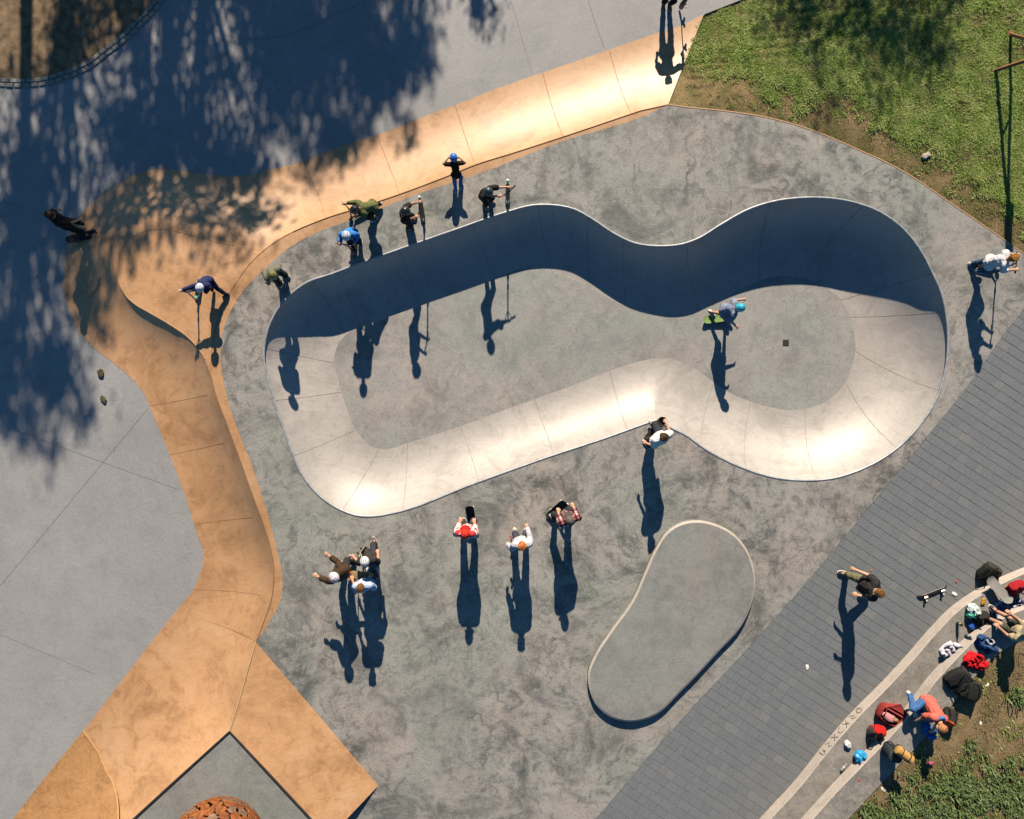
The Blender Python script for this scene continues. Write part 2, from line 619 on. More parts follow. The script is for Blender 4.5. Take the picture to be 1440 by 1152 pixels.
M['grass'] = leaf_mat('grass_blades', [(.3, (.075, .145, .022)), (.46, (.19, .32, .048)), (.6, (.37, .50, .11)), (.76, (.56, .58, .23))])
M['drygrass'] = leaf_mat('dry_grass_blades', [(.2, (.15, .15, .05)), (.5, (.25, .21, .09)), (.8, (.36, .29, .15))])
M['weed'] = leaf_mat('weed_leaves', [(.2, (.08, .14, .045)), (.5, (.15, .225, .07)), (.75, (.23, .29, .12)), (.95, (.38, .40, .25))])
M['treeleaf'] = leaf_mat('tree_leaves', [(.2, (.03, .06, .012)), (.6, (.055, .10, .02)), (.9, (.09, .13, .03))], .2)
M['bark'] = plain('bark', (.10, .075, .05), .95, var=.5, scale=12, bump=.8)

# ================================================================== THE SETTING
LOW = -0.65

# ---------------- surrounding terrain to the horizon
def far_ground():
    rng = [-400, -150, -60, -32, -20, -12, 0, 12, 20, 32, 60, 150, 400]
    V, F = [], []
    for y in rng:
        for x in rng:
            V.append(Vector((x, y, -1.75 - .15 * noise.noise(Vector((x * .05, y * .05, 0))))))
    n = len(rng)
    for i in range(n - 1):
        for j in range(n - 1):
            F.append((i * n + j, i * n + j + 1, (i + 1) * n + j + 1, (i + 1) * n + j))
    o = mesh('ground', V, F, M['turf'], None, True)
    tag(o, 'grassy open ground stretching away around the skatepark', 'ground', kind='structure')


far_ground()

# ---------------- bowl: lip (level 0) and foot of the wall (level -depth), photo pixels
BOWL = [((467, 384), (500, 463)), ((430, 397), (484, 473)), ((400, 421), (475, 485)), ((380, 451), (471, 497)),
        ((371, 481), (470, 507)), ((370, 507), (472, 518)), ((377, 537), (475, 532)), ((390, 581), (484, 565)),
        ((405, 624), (496, 597)), ((423, 667), (507, 614)), ((447, 697), (520, 627)), ((480, 719), (533, 631)),
        ((500, 726), (543, 632)), ((530, 727), (552, 630)), ((557, 722), (568, 625)), ((665, 682), (640, 602)), ((780, 641), (752, 561)),
        ((850, 618), (822, 536)), ((900, 600), (880, 512)), ((923, 592), (926, 501)), ((945, 604), (955, 507)),
        ((960, 611), (975, 516)), ((993, 634), (1010, 543)), ((1043, 659), (1050, 563)), ((1083, 672), (1080, 572)),
        ((1127, 677), (1113, 577)), ((1167, 675), (1145, 572)), ((1213, 661), (1170, 559)), ((1257, 636), (1187, 541)),
        ((1293, 601), (1197, 519)), ((1317, 564), (1202, 500)), ((1330, 527), (1203, 484)), ((1335, 484), (1201, 467)),
        ((1333, 447), (1197, 450)), ((1325, 411), (1190, 434)), ((1313, 384), (1182, 422)), ((1293, 347), (1170, 410)),
        ((1267, 317), (1155, 399)), ((1240, 298), (1140, 393)), ((1200, 283), (1120, 389)), ((1160, 277), (1105, 388)),
        ((1127, 277), (1090, 389)), ((1093, 281), (1072, 393)), ((1053, 293), (1050, 402)), ((1013, 315), (1025, 416)),
        ((980, 335), (1000, 430)), ((960, 342), (975, 440)), ((927, 345), (935, 444)), ((893, 341), (895, 437)),
        ((863, 327), (865, 425)), ((833, 307), (835, 408)), ((807, 293), (812, 396)), ((773, 287), (790, 388)),
        ((747, 288), (770, 381)), ((713, 297), (745, 376)), ((640, 322), (670, 402)), ((560, 350), (590, 431)), ((480, 379), (512, 459))]


def bowl_depth(px):
    t = max(0, min(1, (px - 840) / 220.0))
    t = t * t * (3 - 2 * t)
    return .78 + (1.08 - .78) * t


def bowl_z(x, y):
    return -bowl_depth(x * FPX / (CAM_H + .9) + CX)


pts = []
for (l, f) in BOWL:
    d = bowl_depth(f[0])
    a, b_ = P(*l, 0), P(*f, -d)
    pts.append((a.x, a.y, b_.x, b_.y))
corner = [i for i, b in enumerate(BOWL) if b[0] == (923, 592)]
samp, sidx = spline(pts, True, (corner[0],), .16)
LIP = [Vector((s[0], s[1], 0)) for s in samp]
FOOT = [Vector((s[2], s[3], bowl_z(s[2], s[3]))) for s in samp]
# the hip fades towards the floor: smooth the foot of the wall
for _ in range(3):
    FOOT = [(FOOT[i - 1] + FOOT[i] * 2 + FOOT[(i + 1) % len(FOOT)]) / 4 for i in range(len(FOOT))]
prof = arc_profile(64, 16)
rows = []
for (u, g) in prof:
    rows.append([Vector((f.x + (l.x - f.x) * u, f.y + (l.y - f.y) * u, f.z + (0 - f.z) * g)) for l, f in zip(LIP, FOOT)])
bowl = grid_fill(FOOT, bowl_z, .35, 'skate_bowl', M['bowl_floor'])
tag(bowl, 'grey floor of the sunken keyhole-shaped skate bowl', 'skate bowl', kind='structure')
wall = loft_rows(rows, 'bowl_wall', M['bowl_wall'], bowl, True, True, 15)
wall['label'] = 'pale curved wall of the skate bowl with radial joints'
cop_path = [l.lerp(Vector((f.x, f.y, 0)), .012) + Vector((0, 0, -.014)) for l, f in zip(LIP, FOOT)]
tube('coping', cop_path, .03, M['steel'], bowl, 8, True)


def wall_joint(lippx, width=.012, parent=bowl, mat='joint_pale', rows_=None, lips=None, lo=0, hi=None):
    q = P(*lippx, 0)
    L = lips if lips is not None else LIP
    i = min(range(len(L)), key=lambda k: (L[k].xy - q.xy).length)
    rr = rows_ if rows_ is not None else rows
    path = [r[i] for r in rr][lo:hi]
    n = len(rr[0])
    ups = []
    for k in range(len(path)):
        a, b = path[max(0, k - 1)], path[min(len(path) - 1, k + 1)]
        j = k + lo
        side = rr[j][min(n - 1, i + 1)] - rr[j][max(0, i - 1)]
        nn = (b - a).cross(side).normalized()
        if nn.z < 0: nn = -nn
        ups.append(nn)
    return strip_on(path, width, 'joint', M[mat], parent, ups, .003)


for q in [(437, 398), (474, 382), (561, 350), (661, 316), (757, 287), (828, 304), (880, 337), (968, 340), (1088, 282), (1217, 289), (1313, 384),
          (1332, 441), (1323, 546), (1262, 632), (1150, 677), (1048, 660), (985, 629), (882, 607), (778, 642), (672, 680), (567, 718), (481, 719), (412, 640), (384, 560), (372, 490)]:
    wall_joint(q)
# square drain in the deep end
dz = bowl_z(*P(1105, 482, -1.08).xy)
bm = bmesh.new()
box_bm(bm, (.15, .15, .02), Matrix.Translation(P(1105, 482, dz) + Vector((0, 0, .004))), .006)
dr = from_bm('drain_cover', bm, M['drain'], bowl)

# ---------------- main deck (level 0)
DECK_GRASS = [(940, 147), (960, 150), (1027, 157), (1077, 165), (1117, 175), (1160, 190), (1210, 212), (1250, 230), (1293, 255), (1333, 283), (1370, 308), (1413, 338), (1440, 357), (1500, 402), (1620, 500)]
DECK_PAVE = [(1620, 200), (1440, 434), (1417, 463), (1367, 534), (1293, 627), (1213, 724), (1177, 768), (1067, 895), (960, 1010), (838, 1152), (690, 1330)]
GREY_L = [(940, 147), (913, 160), (787, 200), (680, 242), (590, 272), (530, 295), (480, 314), (443, 328), (400, 353), (370, 380), (347, 403), (328, 430), (315, 460), (310, 488), (312, 524), (320, 561), (337, 611), (353, 651), (370, 701), (388, 767), (397, 811), (393, 848), (377, 878), (360, 903)]
g_line = pxline(DECK_GRASS, 0)
p_line_full = pxline(DECK_PAVE, 0)
# the two lines cross right of the frame: cut both at the crossing
cut = None
for i in range(len(g_line) - 1):
    for j in range(len(p_line_full) - 1):
        x = mgeo.intersect_line_line_2d(g_line[i].xy, g_line[i + 1].xy, p_line_full[j].xy, p_line_full[j + 1].xy)
        if x is not None:
            cut = (i, j, x)
i, j, x = cut
X0 = Vector((x.x, x.y, 0))
g_use = g_line[:i + 1]
p_use = [X0] + p_line_full[j + 1:]
l_line = pxline(GREY_L, 0)
deck_outer = g_use + p_use + [P(520, 1330), P(462, 1180), P(532, 1105)] + list(reversed(l_line))[0:-1]
deck = flat_poly([deck_outer, list(reversed(LIP))], 'concrete_deck', M['deck'])
tag(deck, 'mottled grey concrete deck around the bowl', 'pavement', kind='structure')
# side skirt so the deck has thickness where it meets other ground
rowA = g_use; rowB = [v + Vector((0, 0, -.25)) for v in g_use]
loft_rows([rowA, rowB], 'edge_face', M['rim'], deck, False, False)
# pale formed edge along the grass
ed = []
for i_, p in enumerate(g_use):
    a = g_use[max(0, i_ - 1)]; b = g_use[min(len(g_use) - 1, i_ + 1)]
    t = (b - a).normalized()
    ed.append(p + Vector((-t.y, t.x, 0)) * .0)
bm = bmesh.new()
tube_bm(bm, [p + Vector((0, 0, -.012)) for p in ed], .022, 6)
from_bm('edge_trim', bm, plain('edge_trim_orange', (.48, .30, .16), .6), deck, True, 50)

# hairline joints and long cracks across the deck
for pts_ in ([(1330, 500), (1395, 470), (1425, 450)], [(955, 150), (965, 175), (990, 330)], [(400, 353), (440, 385)], [(392, 770), (440, 700)]):
    pass


def flat_joint(pts_, z, parent, mat='joint', width=.009):
    path = pxline(pts_, z, step=.25)
    return strip_on(path, width, 'joint', M[mat], parent, None, .004)


# ---------------- lower plaza (left and top)
OUT = [(990, 20), (960, 35), (923, 47), (857, 70), (770, 100), (693, 127), (640, 148), (607, 160), (530, 190), (480, 205), (427, 227), (383, 238), (347, 247), (310, 247), (273, 243), (240, 238), (213, 239), (187, 247), (160, 262), (133, 283), (113, 303), (100, 327), (93, 353), (90, 384), (88, 401), (97, 434), (110, 464), (130, 487), (160, 511), (187, 534), (203, 554), (213, 577), (227, 611), (247, 661), (263, 704), (277, 751), (286, 775), (283, 801), (272, 829), (240, 868), (173, 955), (117, 1028), (60, 1098), (20, 1150), (-90, 1292)]
KERB = [(-160, 128), (-80, 120), (0, 116), (33, 117), (63, 114), (93, 105), (127, 90), (150, 72), (170, 57), (193, 35), (215, 12), (228, -6), (250, -45), (275, -110)]
low_in = [P(px + 45 * nx, py + 45 * ny, LOW) for px, py, nx, ny in
          [(984, 34, -.3, .3), (770, 100, .3, .9), (607, 160, .3, .9), (427, 227, .3, .9), (310, 247, .1, .9), (213, 260, .2, .9), (133, 303, .7, .5), (100, 384, .9, 0), (120, 454, .9, -.4), (187, 534, .8, -.4), (227, 611, .9, -.3), (277, 751, .9, -.2), (272, 829, .8, .3), (173, 955, .75, .55), (20, 1150, .75, .55), (-90, 1292, .75, .55)]]
kerb_line = pxline(KERB, LOW, step=.12)
low_poly = [P(1010, 12, LOW), P(1060, -12, LOW), P(1200, -130, LOW), P(275, -110, LOW)] + [P(-160, 128, LOW), P(-700, 200, LOW), P(-700, 1292, LOW)]
low_loop = [P(991, 20, LOW), P(1047, -2, LOW), P(1180, -60, LOW), P(1180, -420, LOW), P(-600, -420, LOW), P(-600, 1400, LOW)] + list(reversed(low_in))
low = flat_poly([low_loop], 'lower_plaza', M['low'])
tag(low, 'smooth grey concrete plaza below the orange ramp', 'pavement', kind='structure')
for pts_ in ([(-40, 494), (0, 484), (50, 470), (103, 456)], [(-40, 583), (0, 597), (147, 651), (253, 689)], [(208, 574), (147, 648), (47, 768), (-30, 860)],
             [(-40, 876), (7, 895), (133, 948)], [(715, -10), (727, 30), (749, 105)], [(822, -20), (830, 10), (850, 68)],
             [(100, 326), (60, 300), (-20, 280)], [(300, 43), (333, 53), (383, 53), (480, 17), (560, -20)]):
    flat_joint(pts_, LOW, low)

# ---------------- soil bed in the top-left corner, with two courses of setts
soil_loop = [v + Vector((0, 0, .004)) for v in kerb_line] + [P(-160, -110, LOW + .004)]
soil = flat_poly([soil_loop], 'soil_bed', M['soil'])
tag(soil, 'bare brown soil bed in the corner behind the stone kerb', 'soil', kind='structure')
kerb = empty('stone_kerb', (kerb_line[0].x, kerb_line[0].y, LOW))
tag(kerb, 'curved double row of small stone setts edging the brown soil bed', 'kerb')
acc = 0.0
course_len = [0.0]
for i_ in range(1, len(kerb_line)):
    course_len.append(course_len[-1] + (kerb_line[i_] - kerb_line[i_ - 1]).length)


def along(path, lens, s):
    for i_ in range(1, len(path)):
        if lens[i_] >= s:
            t = (s - lens[i_ - 1]) / max(1e-9, lens[i_] - lens[i_ - 1])
            return path[i_ - 1].lerp(path[i_], t), (path[i_] - path[i_ - 1]).normalized()
    return path[-1], (path[-1] - path[-2]).normalized()


sett_me = None
rnd = random.Random(3)
for c in range(2):
    s = .05 + c * .11
    while s < course_len[-1] - .1:
        ln = .2
        p, t = along(kerb_line, course_len, s + ln / 2)
        nrm = Vector((t.y, -t.x, 0))
        pos = p + nrm * (-.05 + c * .115)
        if sett_me is None:
            bm = bmesh.new()
            box_bm(bm, (.185, .1, .1), None, .012)
            o = from_bm('sett', bm, M['sett'], kerb)
            sett_me = o.data
        else:
            o = bpy.data.objects.new('sett', sett_me); COL.objects.link(o); o.parent = kerb
        o.location = pos - kerb.location + Vector((0, 0, -.018 + rnd.uniform(-.006, .006)))
        o.rotation_euler = (rnd.uniform(-.04, .04), rnd.uniform(-.04, .04), math.atan2(t.y, t.x) + rnd.uniform(-.04, .04))
        s += ln

# ---------------- orange quarter pipe, hip and banks
QP = [  # outer foot pixel, lip pixel, lip height
    ((990, 20), (940, 147), 0), ((960, 35), (918, 152), 0), ((923, 47), (900, 156), 0), ((857, 70), (888, 160), 0), ((770, 100), (799, 190), 0), ((693, 127), (722, 215), 0),
    ((640, 148), (668, 232), 0), ((607, 160), (636, 245), 0), ((530, 190), (562, 273), 0), ((480, 205), (512, 290), 0), ((427, 227), (458, 307), 0),
    ((383, 238), (412, 326), -.01), ((347, 247), (372, 342), -.04), ((310, 247), (330, 345), -.08), ((273, 243), (290, 336), -.13), ((240, 238), (257, 327), -.17), ((213, 239), (227, 322), -.20),
    ((187, 247), (207, 324), -.22), ((160, 262), (190, 331), -.24), ((133, 283), (177, 341), -.25), ((113, 303), (170, 354), -.26), ((100, 327), (166, 372), -.26), ((93, 353), (166, 389), -.26),
    ((90, 384), (171, 406), -.25), ((88, 401), (178, 417), -.24), ((97, 434), (190, 428), -.22), ((110, 464), (207, 438), -.19), ((130, 487), (238, 456), -.14), ((160, 511), (265, 475), -.09),
    ((187, 534), (285, 499), -.03), ((203, 554), (297, 530), 0), ((213, 577), (305, 560), 0), ((227, 611), (318, 594), 0), ((247, 661), (335, 640), 0), ((263, 704), (353, 691), 0),
    ((277, 751), (372, 742), 0), ((286, 775), (380, 770), 0), ((283, 801), (385, 803), 0), ((272, 829), (382, 841), 0), ((258, 847), (371, 874), 0), ((246, 861), (360, 903), 0)]
pts = []
for (o_, l_, z_) in QP:
    a, b_ = P(*o_, LOW), P(*l_, z_)
    pts.append((a.x, a.y, b_.x, b_.y, b_.z))
# key on the longer of both chords so tight inner corners stay stable
keys = []
acc = 0
for k in range(len(pts)):
    if k:
        acc += max(math.dist(pts[k][:2], pts[k - 1][:2]), math.dist(pts[k][2:4], pts[k - 1][2:4]))
    keys.append((acc, 0))
samp, _ = spline(pts, False, (), .14, keys)
QOUT = [Vector((s[0], s[1], LOW + .006)) for s in samp]
QLIP = [Vector((s[2], s[3], s[4])) for s in samp]
qprof = arc_profile(50, 16)


def roll_in(l_):
    """how far the top of the transition rolls over softly (north side of the hip)"""
    py_ = CY - l_.y * FPX / (CAM_H - l_.z)
    a_ = max(0, min(1, (412 - py_) / 60.0))
    return a_ * a_ * (3 - 2 * a_) * max(0, min(1, -l_.z / .06))


qw = [roll_in(l_) for l_ in QLIP]
qrows = []
for u, g in qprof:
    qrows.append([Vector((o_.x + (l_.x - o_.x) * u, o_.y + (l_.y - o_.y) * u, o_.z + (l_.z - o_.z) * (g * (1 - w_) + u * u * (3 - 2 * u) * w_))) for o_, l_, w_ in zip(QOUT, QLIP, qw)])
qp = loft_rows(qrows, 'quarter_pipe', M['orange'], None, False, True, 40)
tag(qp, 'orange concrete quarter pipe curving around the bowl deck', 'skate ramp', kind='structure')
for q in [(668, 232), (790, 193), (888, 160), (458, 307), (562, 273)]:
    wall_joint(q, .013, qp, 'joint_orange', qrows, QLIP)
for q in [(303, 552), (329, 622), (368, 730), (383, 838)]:
    wall_joint(q, .012, qp, 'joint_orange', qrows, QLIP, 0, 14)
# plateau between the hip lip and the strip
PL_LIP = [(412, 326, -.01), (372, 342, -.04), (330, 345, -.08), (290, 336, -.13), (257, 327, -.17), (227, 322, -.20), (207, 324, -.22), (190, 331, -.24), (177, 341, -.25), (170, 354, -.26), (166, 372, -.26), (166, 389, -.26), (171, 406, -.25), (178, 417, -.24), (190, 428, -.22), (207, 438, -.19), (238, 456, -.14), (265, 475, -.09), (285, 499, -.03), (297, 530, 0)]
STRIP = [(940, 147), (918, 152), (900, 156), (888, 160), (799, 190), (722, 215), (668, 232), (636, 245), (562, 273), (512, 290), (458, 307), (430, 318), (412, 326), (383, 343), (353, 369), (333, 396), (316, 424), (305, 455), (298, 490), (296, 515), (297, 530), (305, 560), (318, 594), (335, 640), (353, 691), (372, 742), (380, 770), (385, 803), (382, 841), (371, 874), (360, 903)]
pl = pxline(PL_LIP, 0, step=.14)
st_mid = pxline(STRIP[12:21], 0, step=.1)
loop = pl + list(reversed(st_mid))[1:-1]
zs = [(Vector((v.x, v.y)), v.z) for v in pl] + [(Vector((v.x, v.y)), 0.0) for v in st_mid]


def plateau_z(x, y):
    q = Vector((x, y))
    sw = sz = 0.0
    for p, z in zs:
        d = (p - q).length
        if d < 1e-4: return z
        w_ = 1 / d ** 3
        sw += w_; sz += w_ * z
    return sz / sw


plat = grid_fill(loop, plateau_z, .3, 'hip_plateau', M['orange'], qp)
# flat orange strip between the lip and the grey deck (runs just under the deck edge)
strip_l = pxline(STRIP, 0, step=.12)
l_ext = []
for i_, q in enumerate(l_line):
    a_ = l_line[max(0, i_ - 1)]; b_ = l_line[min(len(l_line) - 1, i_ + 1)]
    t = (b_ - a_).normalized()
    k_ = min(1, i_ / 6, (len(l_line) - 1 - i_) / 6)
    l_ext.append(q + Vector((-t.y, t.x, 0)) * .1 * k_)
so_ = flat_poly([[v + Vector((0, 0, -.006)) for v in strip_l] + [v + Vector((0, 0, -.006)) for v in list(reversed(l_ext))[1:-1]]], 'deck_border', M['orange'], qp)
so_['label'] = 'flat orange concrete border between ramp lip and grey deck'
s_a = min(range(len(strip_l)), key=lambda k: (strip_l[k] - P(412, 326)).length)
s_b = min(range(len(strip_l)), key=lambda k: (strip_l[k] - P(297, 530)).length)
strip_on([p + Vector((0, 0, -.006)) for p in strip_l[s_a:s_b + 1]], .014, 'joint', M['joint_orange'], qp, None, .006)
lipline2 = tube('lip_edge', [p + Vector((0, 0, -.006)) for p in strip_l[s_b:]], .013, plain('lip_edge_dark', (.30, .16, .08), .6), qp, 6)
lipline = tube('lip_edge', [p + Vector((0, 0, -.006)) for p in strip_l[:s_a + 1]], .013, plain('lip_edge_dark', (.27, .145, .07), .6), qp, 6)
hl = tube('lip_edge', [p + Vector((0, 0, -.006)) for p in pl if p.x < P(334, 0).x and p.y > P(0, 505).y], .014, plain('lip_edge_worn', (.50, .30, .15), .4), qp, 6)

# banks up to the raised platform (bottom left)
ZP = .37
apex = P(323, 1029, ZP)
BK = [((246, 861), (360, 903, 0)), ((235, 875), (349, 940, .11)), ((218, 897), (335, 990, .25)), ((200, 920), (323, 1029, ZP)), ((173, 955), (298, 1052, ZP)),
      ((117, 1028), (246, 1099, ZP)), ((60, 1098), (190, 1150, ZP)), ((20, 1150), (150, 1187, ZP)), ((-90, 1292), (40, 1288, ZP))]
pts = []
for (o_, l_) in BK:
    a, b_ = P(*o_, LOW), P(*l_)
    pts.append((a.x, a.y, b_.x, b_.y, b_.z))
samp, _ = spline(pts, False, (3,), .2)
bo = [Vector((s[0], s[1], LOW + .006)) for s in samp]
bl = [Vector((s[2], s[3], s[4])) for s in samp]
brows = []
for k, (u, g) in enumerate(arc_profile(32, 14)):
    brows.append([Vector((o_.x + (l_.x - o_.x) * u, o_.y + (l_.y - o_.y) * u, o_.z + (l_.z - o_.z) * g)) for o_, l_ in zip(bo, bl)])
bank = loft_rows(brows, 'orange_bank', M['orange'], None, False, True, 40)
tag(bank, 'orange concrete bank rising to the grey platform corner', 'skate ramp', kind='structure')
# right-hand bank, from the deck up to the platform
A0, A1 = P(360, 903, .002), P(532, 1105, .002)
B0, B1 = apex, P(462, 1179, ZP)
r0, r1 = [], []
rb = []
for i_ in range(15):
    u = i_ / 14
    rb.append([A0.lerp(A1, s / 20).lerp(B0.lerp(B1, s / 20), u) for s in range(21)])
bank2 = loft_rows(rb, 'side_bank', M['orange'], bank, False, True)
endw = [r[-1] for r in rb]
loft_rows([endw, [Vector((v.x, v.y, -.05)) for v in endw]], 'bank_end_wall', M['orange'], bank, False, False)
# darker pour in the corner with a curved raised edge
arc_px = [(117, 1028), (135, 1050), (152, 1080), (165, 1112), (172, 1150), (172, 1195)]


def bank_point(px, py):
    """point of the bank surface seen at this pixel (few fixed-point steps)"""
    z = -.3
    for _ in range(12):
        p = P(px, py, z)
        best = None
        for r in brows:
            for v in r[::2]:
                d = (v.xy - p.xy).length
                if best is None or d < best[0]: best = (d, v.z)
        z = z * .5 + best[1] * .5
    return P(px, py, z)


def bank_z(x, y):
    q = Vector((x, y))
    sw = sz = 0
    for r in brows:
        for v in r:
            d = (v.xy - q).length_squared
            if d < .25:
                w_ = 1 / (d + 1e-4) ** 2
                sw += w_; sz += w_ * v.z
    return sz / sw if sw else LOW


edge3 = [bank_point(*p) for p in arc_px]
ep, _ = spline([tuple(v) for v in edge3], False, (), .15)
ep = [Vector(v) for v in ep]
foot = [bo[min(range(len(bo)), key=lambda k: (bo[k].xy - P(117 - 97 * (i_ / (len(ep) - 1)) * 1.35, 1028 + 122 * (i_ / (len(ep) - 1)) * 1.35, LOW).xy).length)] for i_ in range(len(ep))]
prow = []
for k in range(9):
    u = k / 8
    row = []
    for e, f in zip(ep, foot):
        p = f.lerp(e, u)
        zb = bank_z(p.x, p.y)
        row.append(Vector((p.x, p.y, zb + .012 + .05 * u * (e - f).length / 2.5)))
    prow.append(row)
M['orange_dark'] = concrete('orange_concrete_dark', (.44, .235, .095), (.25, .135, .058), (.50, .29, .14), rough=.5, stain=.7, mott=1.2, swirl=1.5, bump=.08)
pour = loft_rows(prow, 'corner_pour', M['orange_dark'], bank, False, True)
pour['label'] = 'darker orange corner slab with a curved edge'
tube('pour_edge', [v + Vector((0, 0, .0)) for v in prow[-1]], .022, plain('pour_edge_pale', (.46, .27, .13), .5), bank, 6)
ridge_pts, _ = spline([tuple(P(360, 903, .0)), tuple(P(349, 940, .115)), tuple(P(335, 990, .255)), tuple(apex)], False, (), .1)
tube('ridge_edge', [Vector(v) for v in ridge_pts], .02, plain('ridge_worn', (.47, .31, .18), .45), bank, 6)

# platform
plat_loop = [apex, B1, P(430, 1400, ZP), P(-40, 1400, ZP), P(40, 1288, ZP), P(150, 1187, ZP), P(190, 1150, ZP), P(246, 1099, ZP), P(298, 1052, ZP)]
pf = flat_poly([plat_loop], 'platform', M['pad'])
tag(pf, 'raised grey concrete platform corner between orange banks', 'pavement', kind='structure')
tube('steel_edge', [P(40, 1288, ZP), P(150, 1187, ZP), P(246, 1099, ZP), apex, P(380, 1090.5, ZP), B1], .03, M['dark_steel'], pf, 6)

# ---------------- manual pad (kidney)
PAD = [(923, 770), (907, 805), (890, 843), (857, 890), (837, 921), (827, 947), (829, 970), (840, 994), (860, 1010), (887, 1016), (917, 1009), (960, 971), (1010, 918), (1043, 881), (1058, 848), (1063, 821), (1060, 797), (1049, 770), (1027, 747), (1003, 736), (980, 732), (960, 735), (938, 748)]
PZ = .17
top_in = pxline(PAD, PZ, True, step=.12)
n = len(top_in)
nrm = []
for i_ in range(n):
    t = (top_in[(i_ + 1) % n] - top_in[i_ - 1]).normalized()
    nrm.append(Vector((t.y, -t.x, 0)))
area = sum(top_in[i_ - 1].x * top_in[i_].y - top_in[i_].x * top_in[i_ - 1].y for i_ in range(n))
sgn = 1 if area > 0 else -1
ring_in = [p - q * sgn * .05 for p, q in zip(top_in, nrm)]
ring_out = [p + Vector((0, 0, -.028)) for p in top_in]
ring_bot = [Vector((p.x, p.y, -.02)) for p in top_in]
pad = flat_poly([ring_in], 'manual_pad', M['pad'])
tag(pad, 'raised kidney-shaped grey concrete pad with pale worn rim', 'skate obstacle')
loft_rows([ring_in, ring_out], 'rim', M['rim'], pad, True, True)
loft_rows([ring_out, ring_bot], 'side_face', M['pad'], pad, True, True)

# ---------------- seating steps (two risers) and the ground above them
RZ = .33
R1 = [(960, 1290), (1075, 1144), (1115, 1101), (1158, 1047), (1202, 997), (1238, 961), (1275, 921), (1308, 883), (1339, 852), (1370, 831), (1400, 815), (1437, 799), (1520, 772), (1650, 740)]
R2 = [(1010, 1275), (1134, 1143), (1167, 1106), (1207, 1065), (1247, 1023), (1274, 993), (1304, 953), (1331, 923), (1361, 893), (1387, 871), (1414, 857), (1440, 847), (1520, 822), (1650, 795)]
GE = [(1080, 1280), (1193, 1152), (1253, 1088), (1290, 1049), (1330, 1003), (1363, 961), (1403, 920), (1440, 898), (1520, 868), (1650, 840)]
r1 = pxline(R1, 0, step=.2)
r2 = pxline(R2, RZ, step=.2)
ge = pxline(GE, 2 * RZ, step=.2)
r1t = [v + Vector((0, 0, RZ)) for v in r1]
r2t = [v + Vector((0, 0, RZ)) for v in r2]
steps = flat_poly([r1t + [v for v in reversed(r2)]], 'seating_steps', M['step'])
tag(steps, 'two curved concrete seating steps with pale risers beside the grass', 'steps')
up = flat_poly([r2t + list(reversed(ge))], 'upper_tread', M['step'], steps)
ra = loft_rows([[v + Vector((0, 0, -.05)) for v in r1], [v + Vector((0, 0, -.02)) for v in r1t], [v + Vector((.012, -.012, 0)) for v in r1t]], 'riser', M['riser'], steps, False, False)
rb_ = loft_rows([r2, [v + Vector((0, 0, -.02)) for v in r2t], [v + Vector((.012, -.012, 0)) for v in r2t]], 'riser', M['riser'], steps, False, False)

# ---------------- pavers
bed_loop = [v + Vector((0, 0, -.013)) for v in p_use] + [v + Vector((0, 0, -.013)) for v in ([P(900, 1400)] + r1)]
bed_loop2 = [Vector((v.x, v.y, -.013)) for v in p_use] + [P(880, 1390, -.013)] + [Vector((v.x + .1, v.y - .1, -.013)) for v in r1] + [P(1900, 640, -.013), P(1900, 300, -.013)]
paving = flat_poly([bed_loop2], 'paving', M['paver_bed'])
tag(paving, 'blue-grey stone block paving between the bowl deck and the steps', 'pavement', kind='structure')
pave_poly = [(v.x, v.y) for v in bed_loop2]
rnd = random.Random(11)
ang = R(-33)
ca, sa = math.cos(ang), math.sin(ang)

# drop blocks that would poke over the deck or the riser
bl_ = [Vector((v_.x, v_.y, 0)) for v_ in p_use]
br_ = [Vector((v_.x, v_.y, 0)) for v_ in r1]


def near(line, q, d):
    for i_ in range(len(line) - 1):
        if seg_dist(q, line[i_], line[i_ + 1]) < d: return True
    return False


cands = []
rowh = .215
c0 = P(1180, 860)
lens = (.16, .2, .2, .25, .3, .3, .36)
v = -9.0
while v < 12:
    u = -9 + rnd.uniform(0, .3)
    while u < 14:
        L = rnd.choice(lens)
        x = c0.x + (u + L / 2) * ca - (v + rowh / 2) * sa
        y = c0.y + (u + L / 2) * sa + (v + rowh / 2) * ca
        if -1.5 < x < 16 and -13.5 < y < 6.5 and (inside(pave_poly, x, y) or near(bl_, Vector((x, y, 0)), .16)):
            # keep a margin to the borders
            q = Vector((x, y, 0))
            cands.append((x, y, L))
        u += L
    v += rowh
def inframe(x, y):
    px, py = x * FPX / CAM_H + CX, CY - y * FPX / CAM_H
    return -20 < px < 1460 and -20 < py < 1172


full, rest = [], []
for (x, y, L) in cands:
    q = Vector((x, y, 0))
    (full if inframe(x, y) else rest).append((x, y, L))
# the 300 that show largest: the longest blocks in frame, nearest the camera first
full.sort(key=lambda c: (-(c[2] * 2 - math.hypot(c[0], c[1]) * .02)))
single, more = full[:300], full[300:]


def block_me(L):
    bm = bmesh.new()
    box_bm(bm, (L - .007, rowh - .007, .05), None, .003)
    me = bpy.data.meshes.new('paver')
    bm.to_mesh(me); bm.free()
    me.materials.append(M['paver'])
    return me


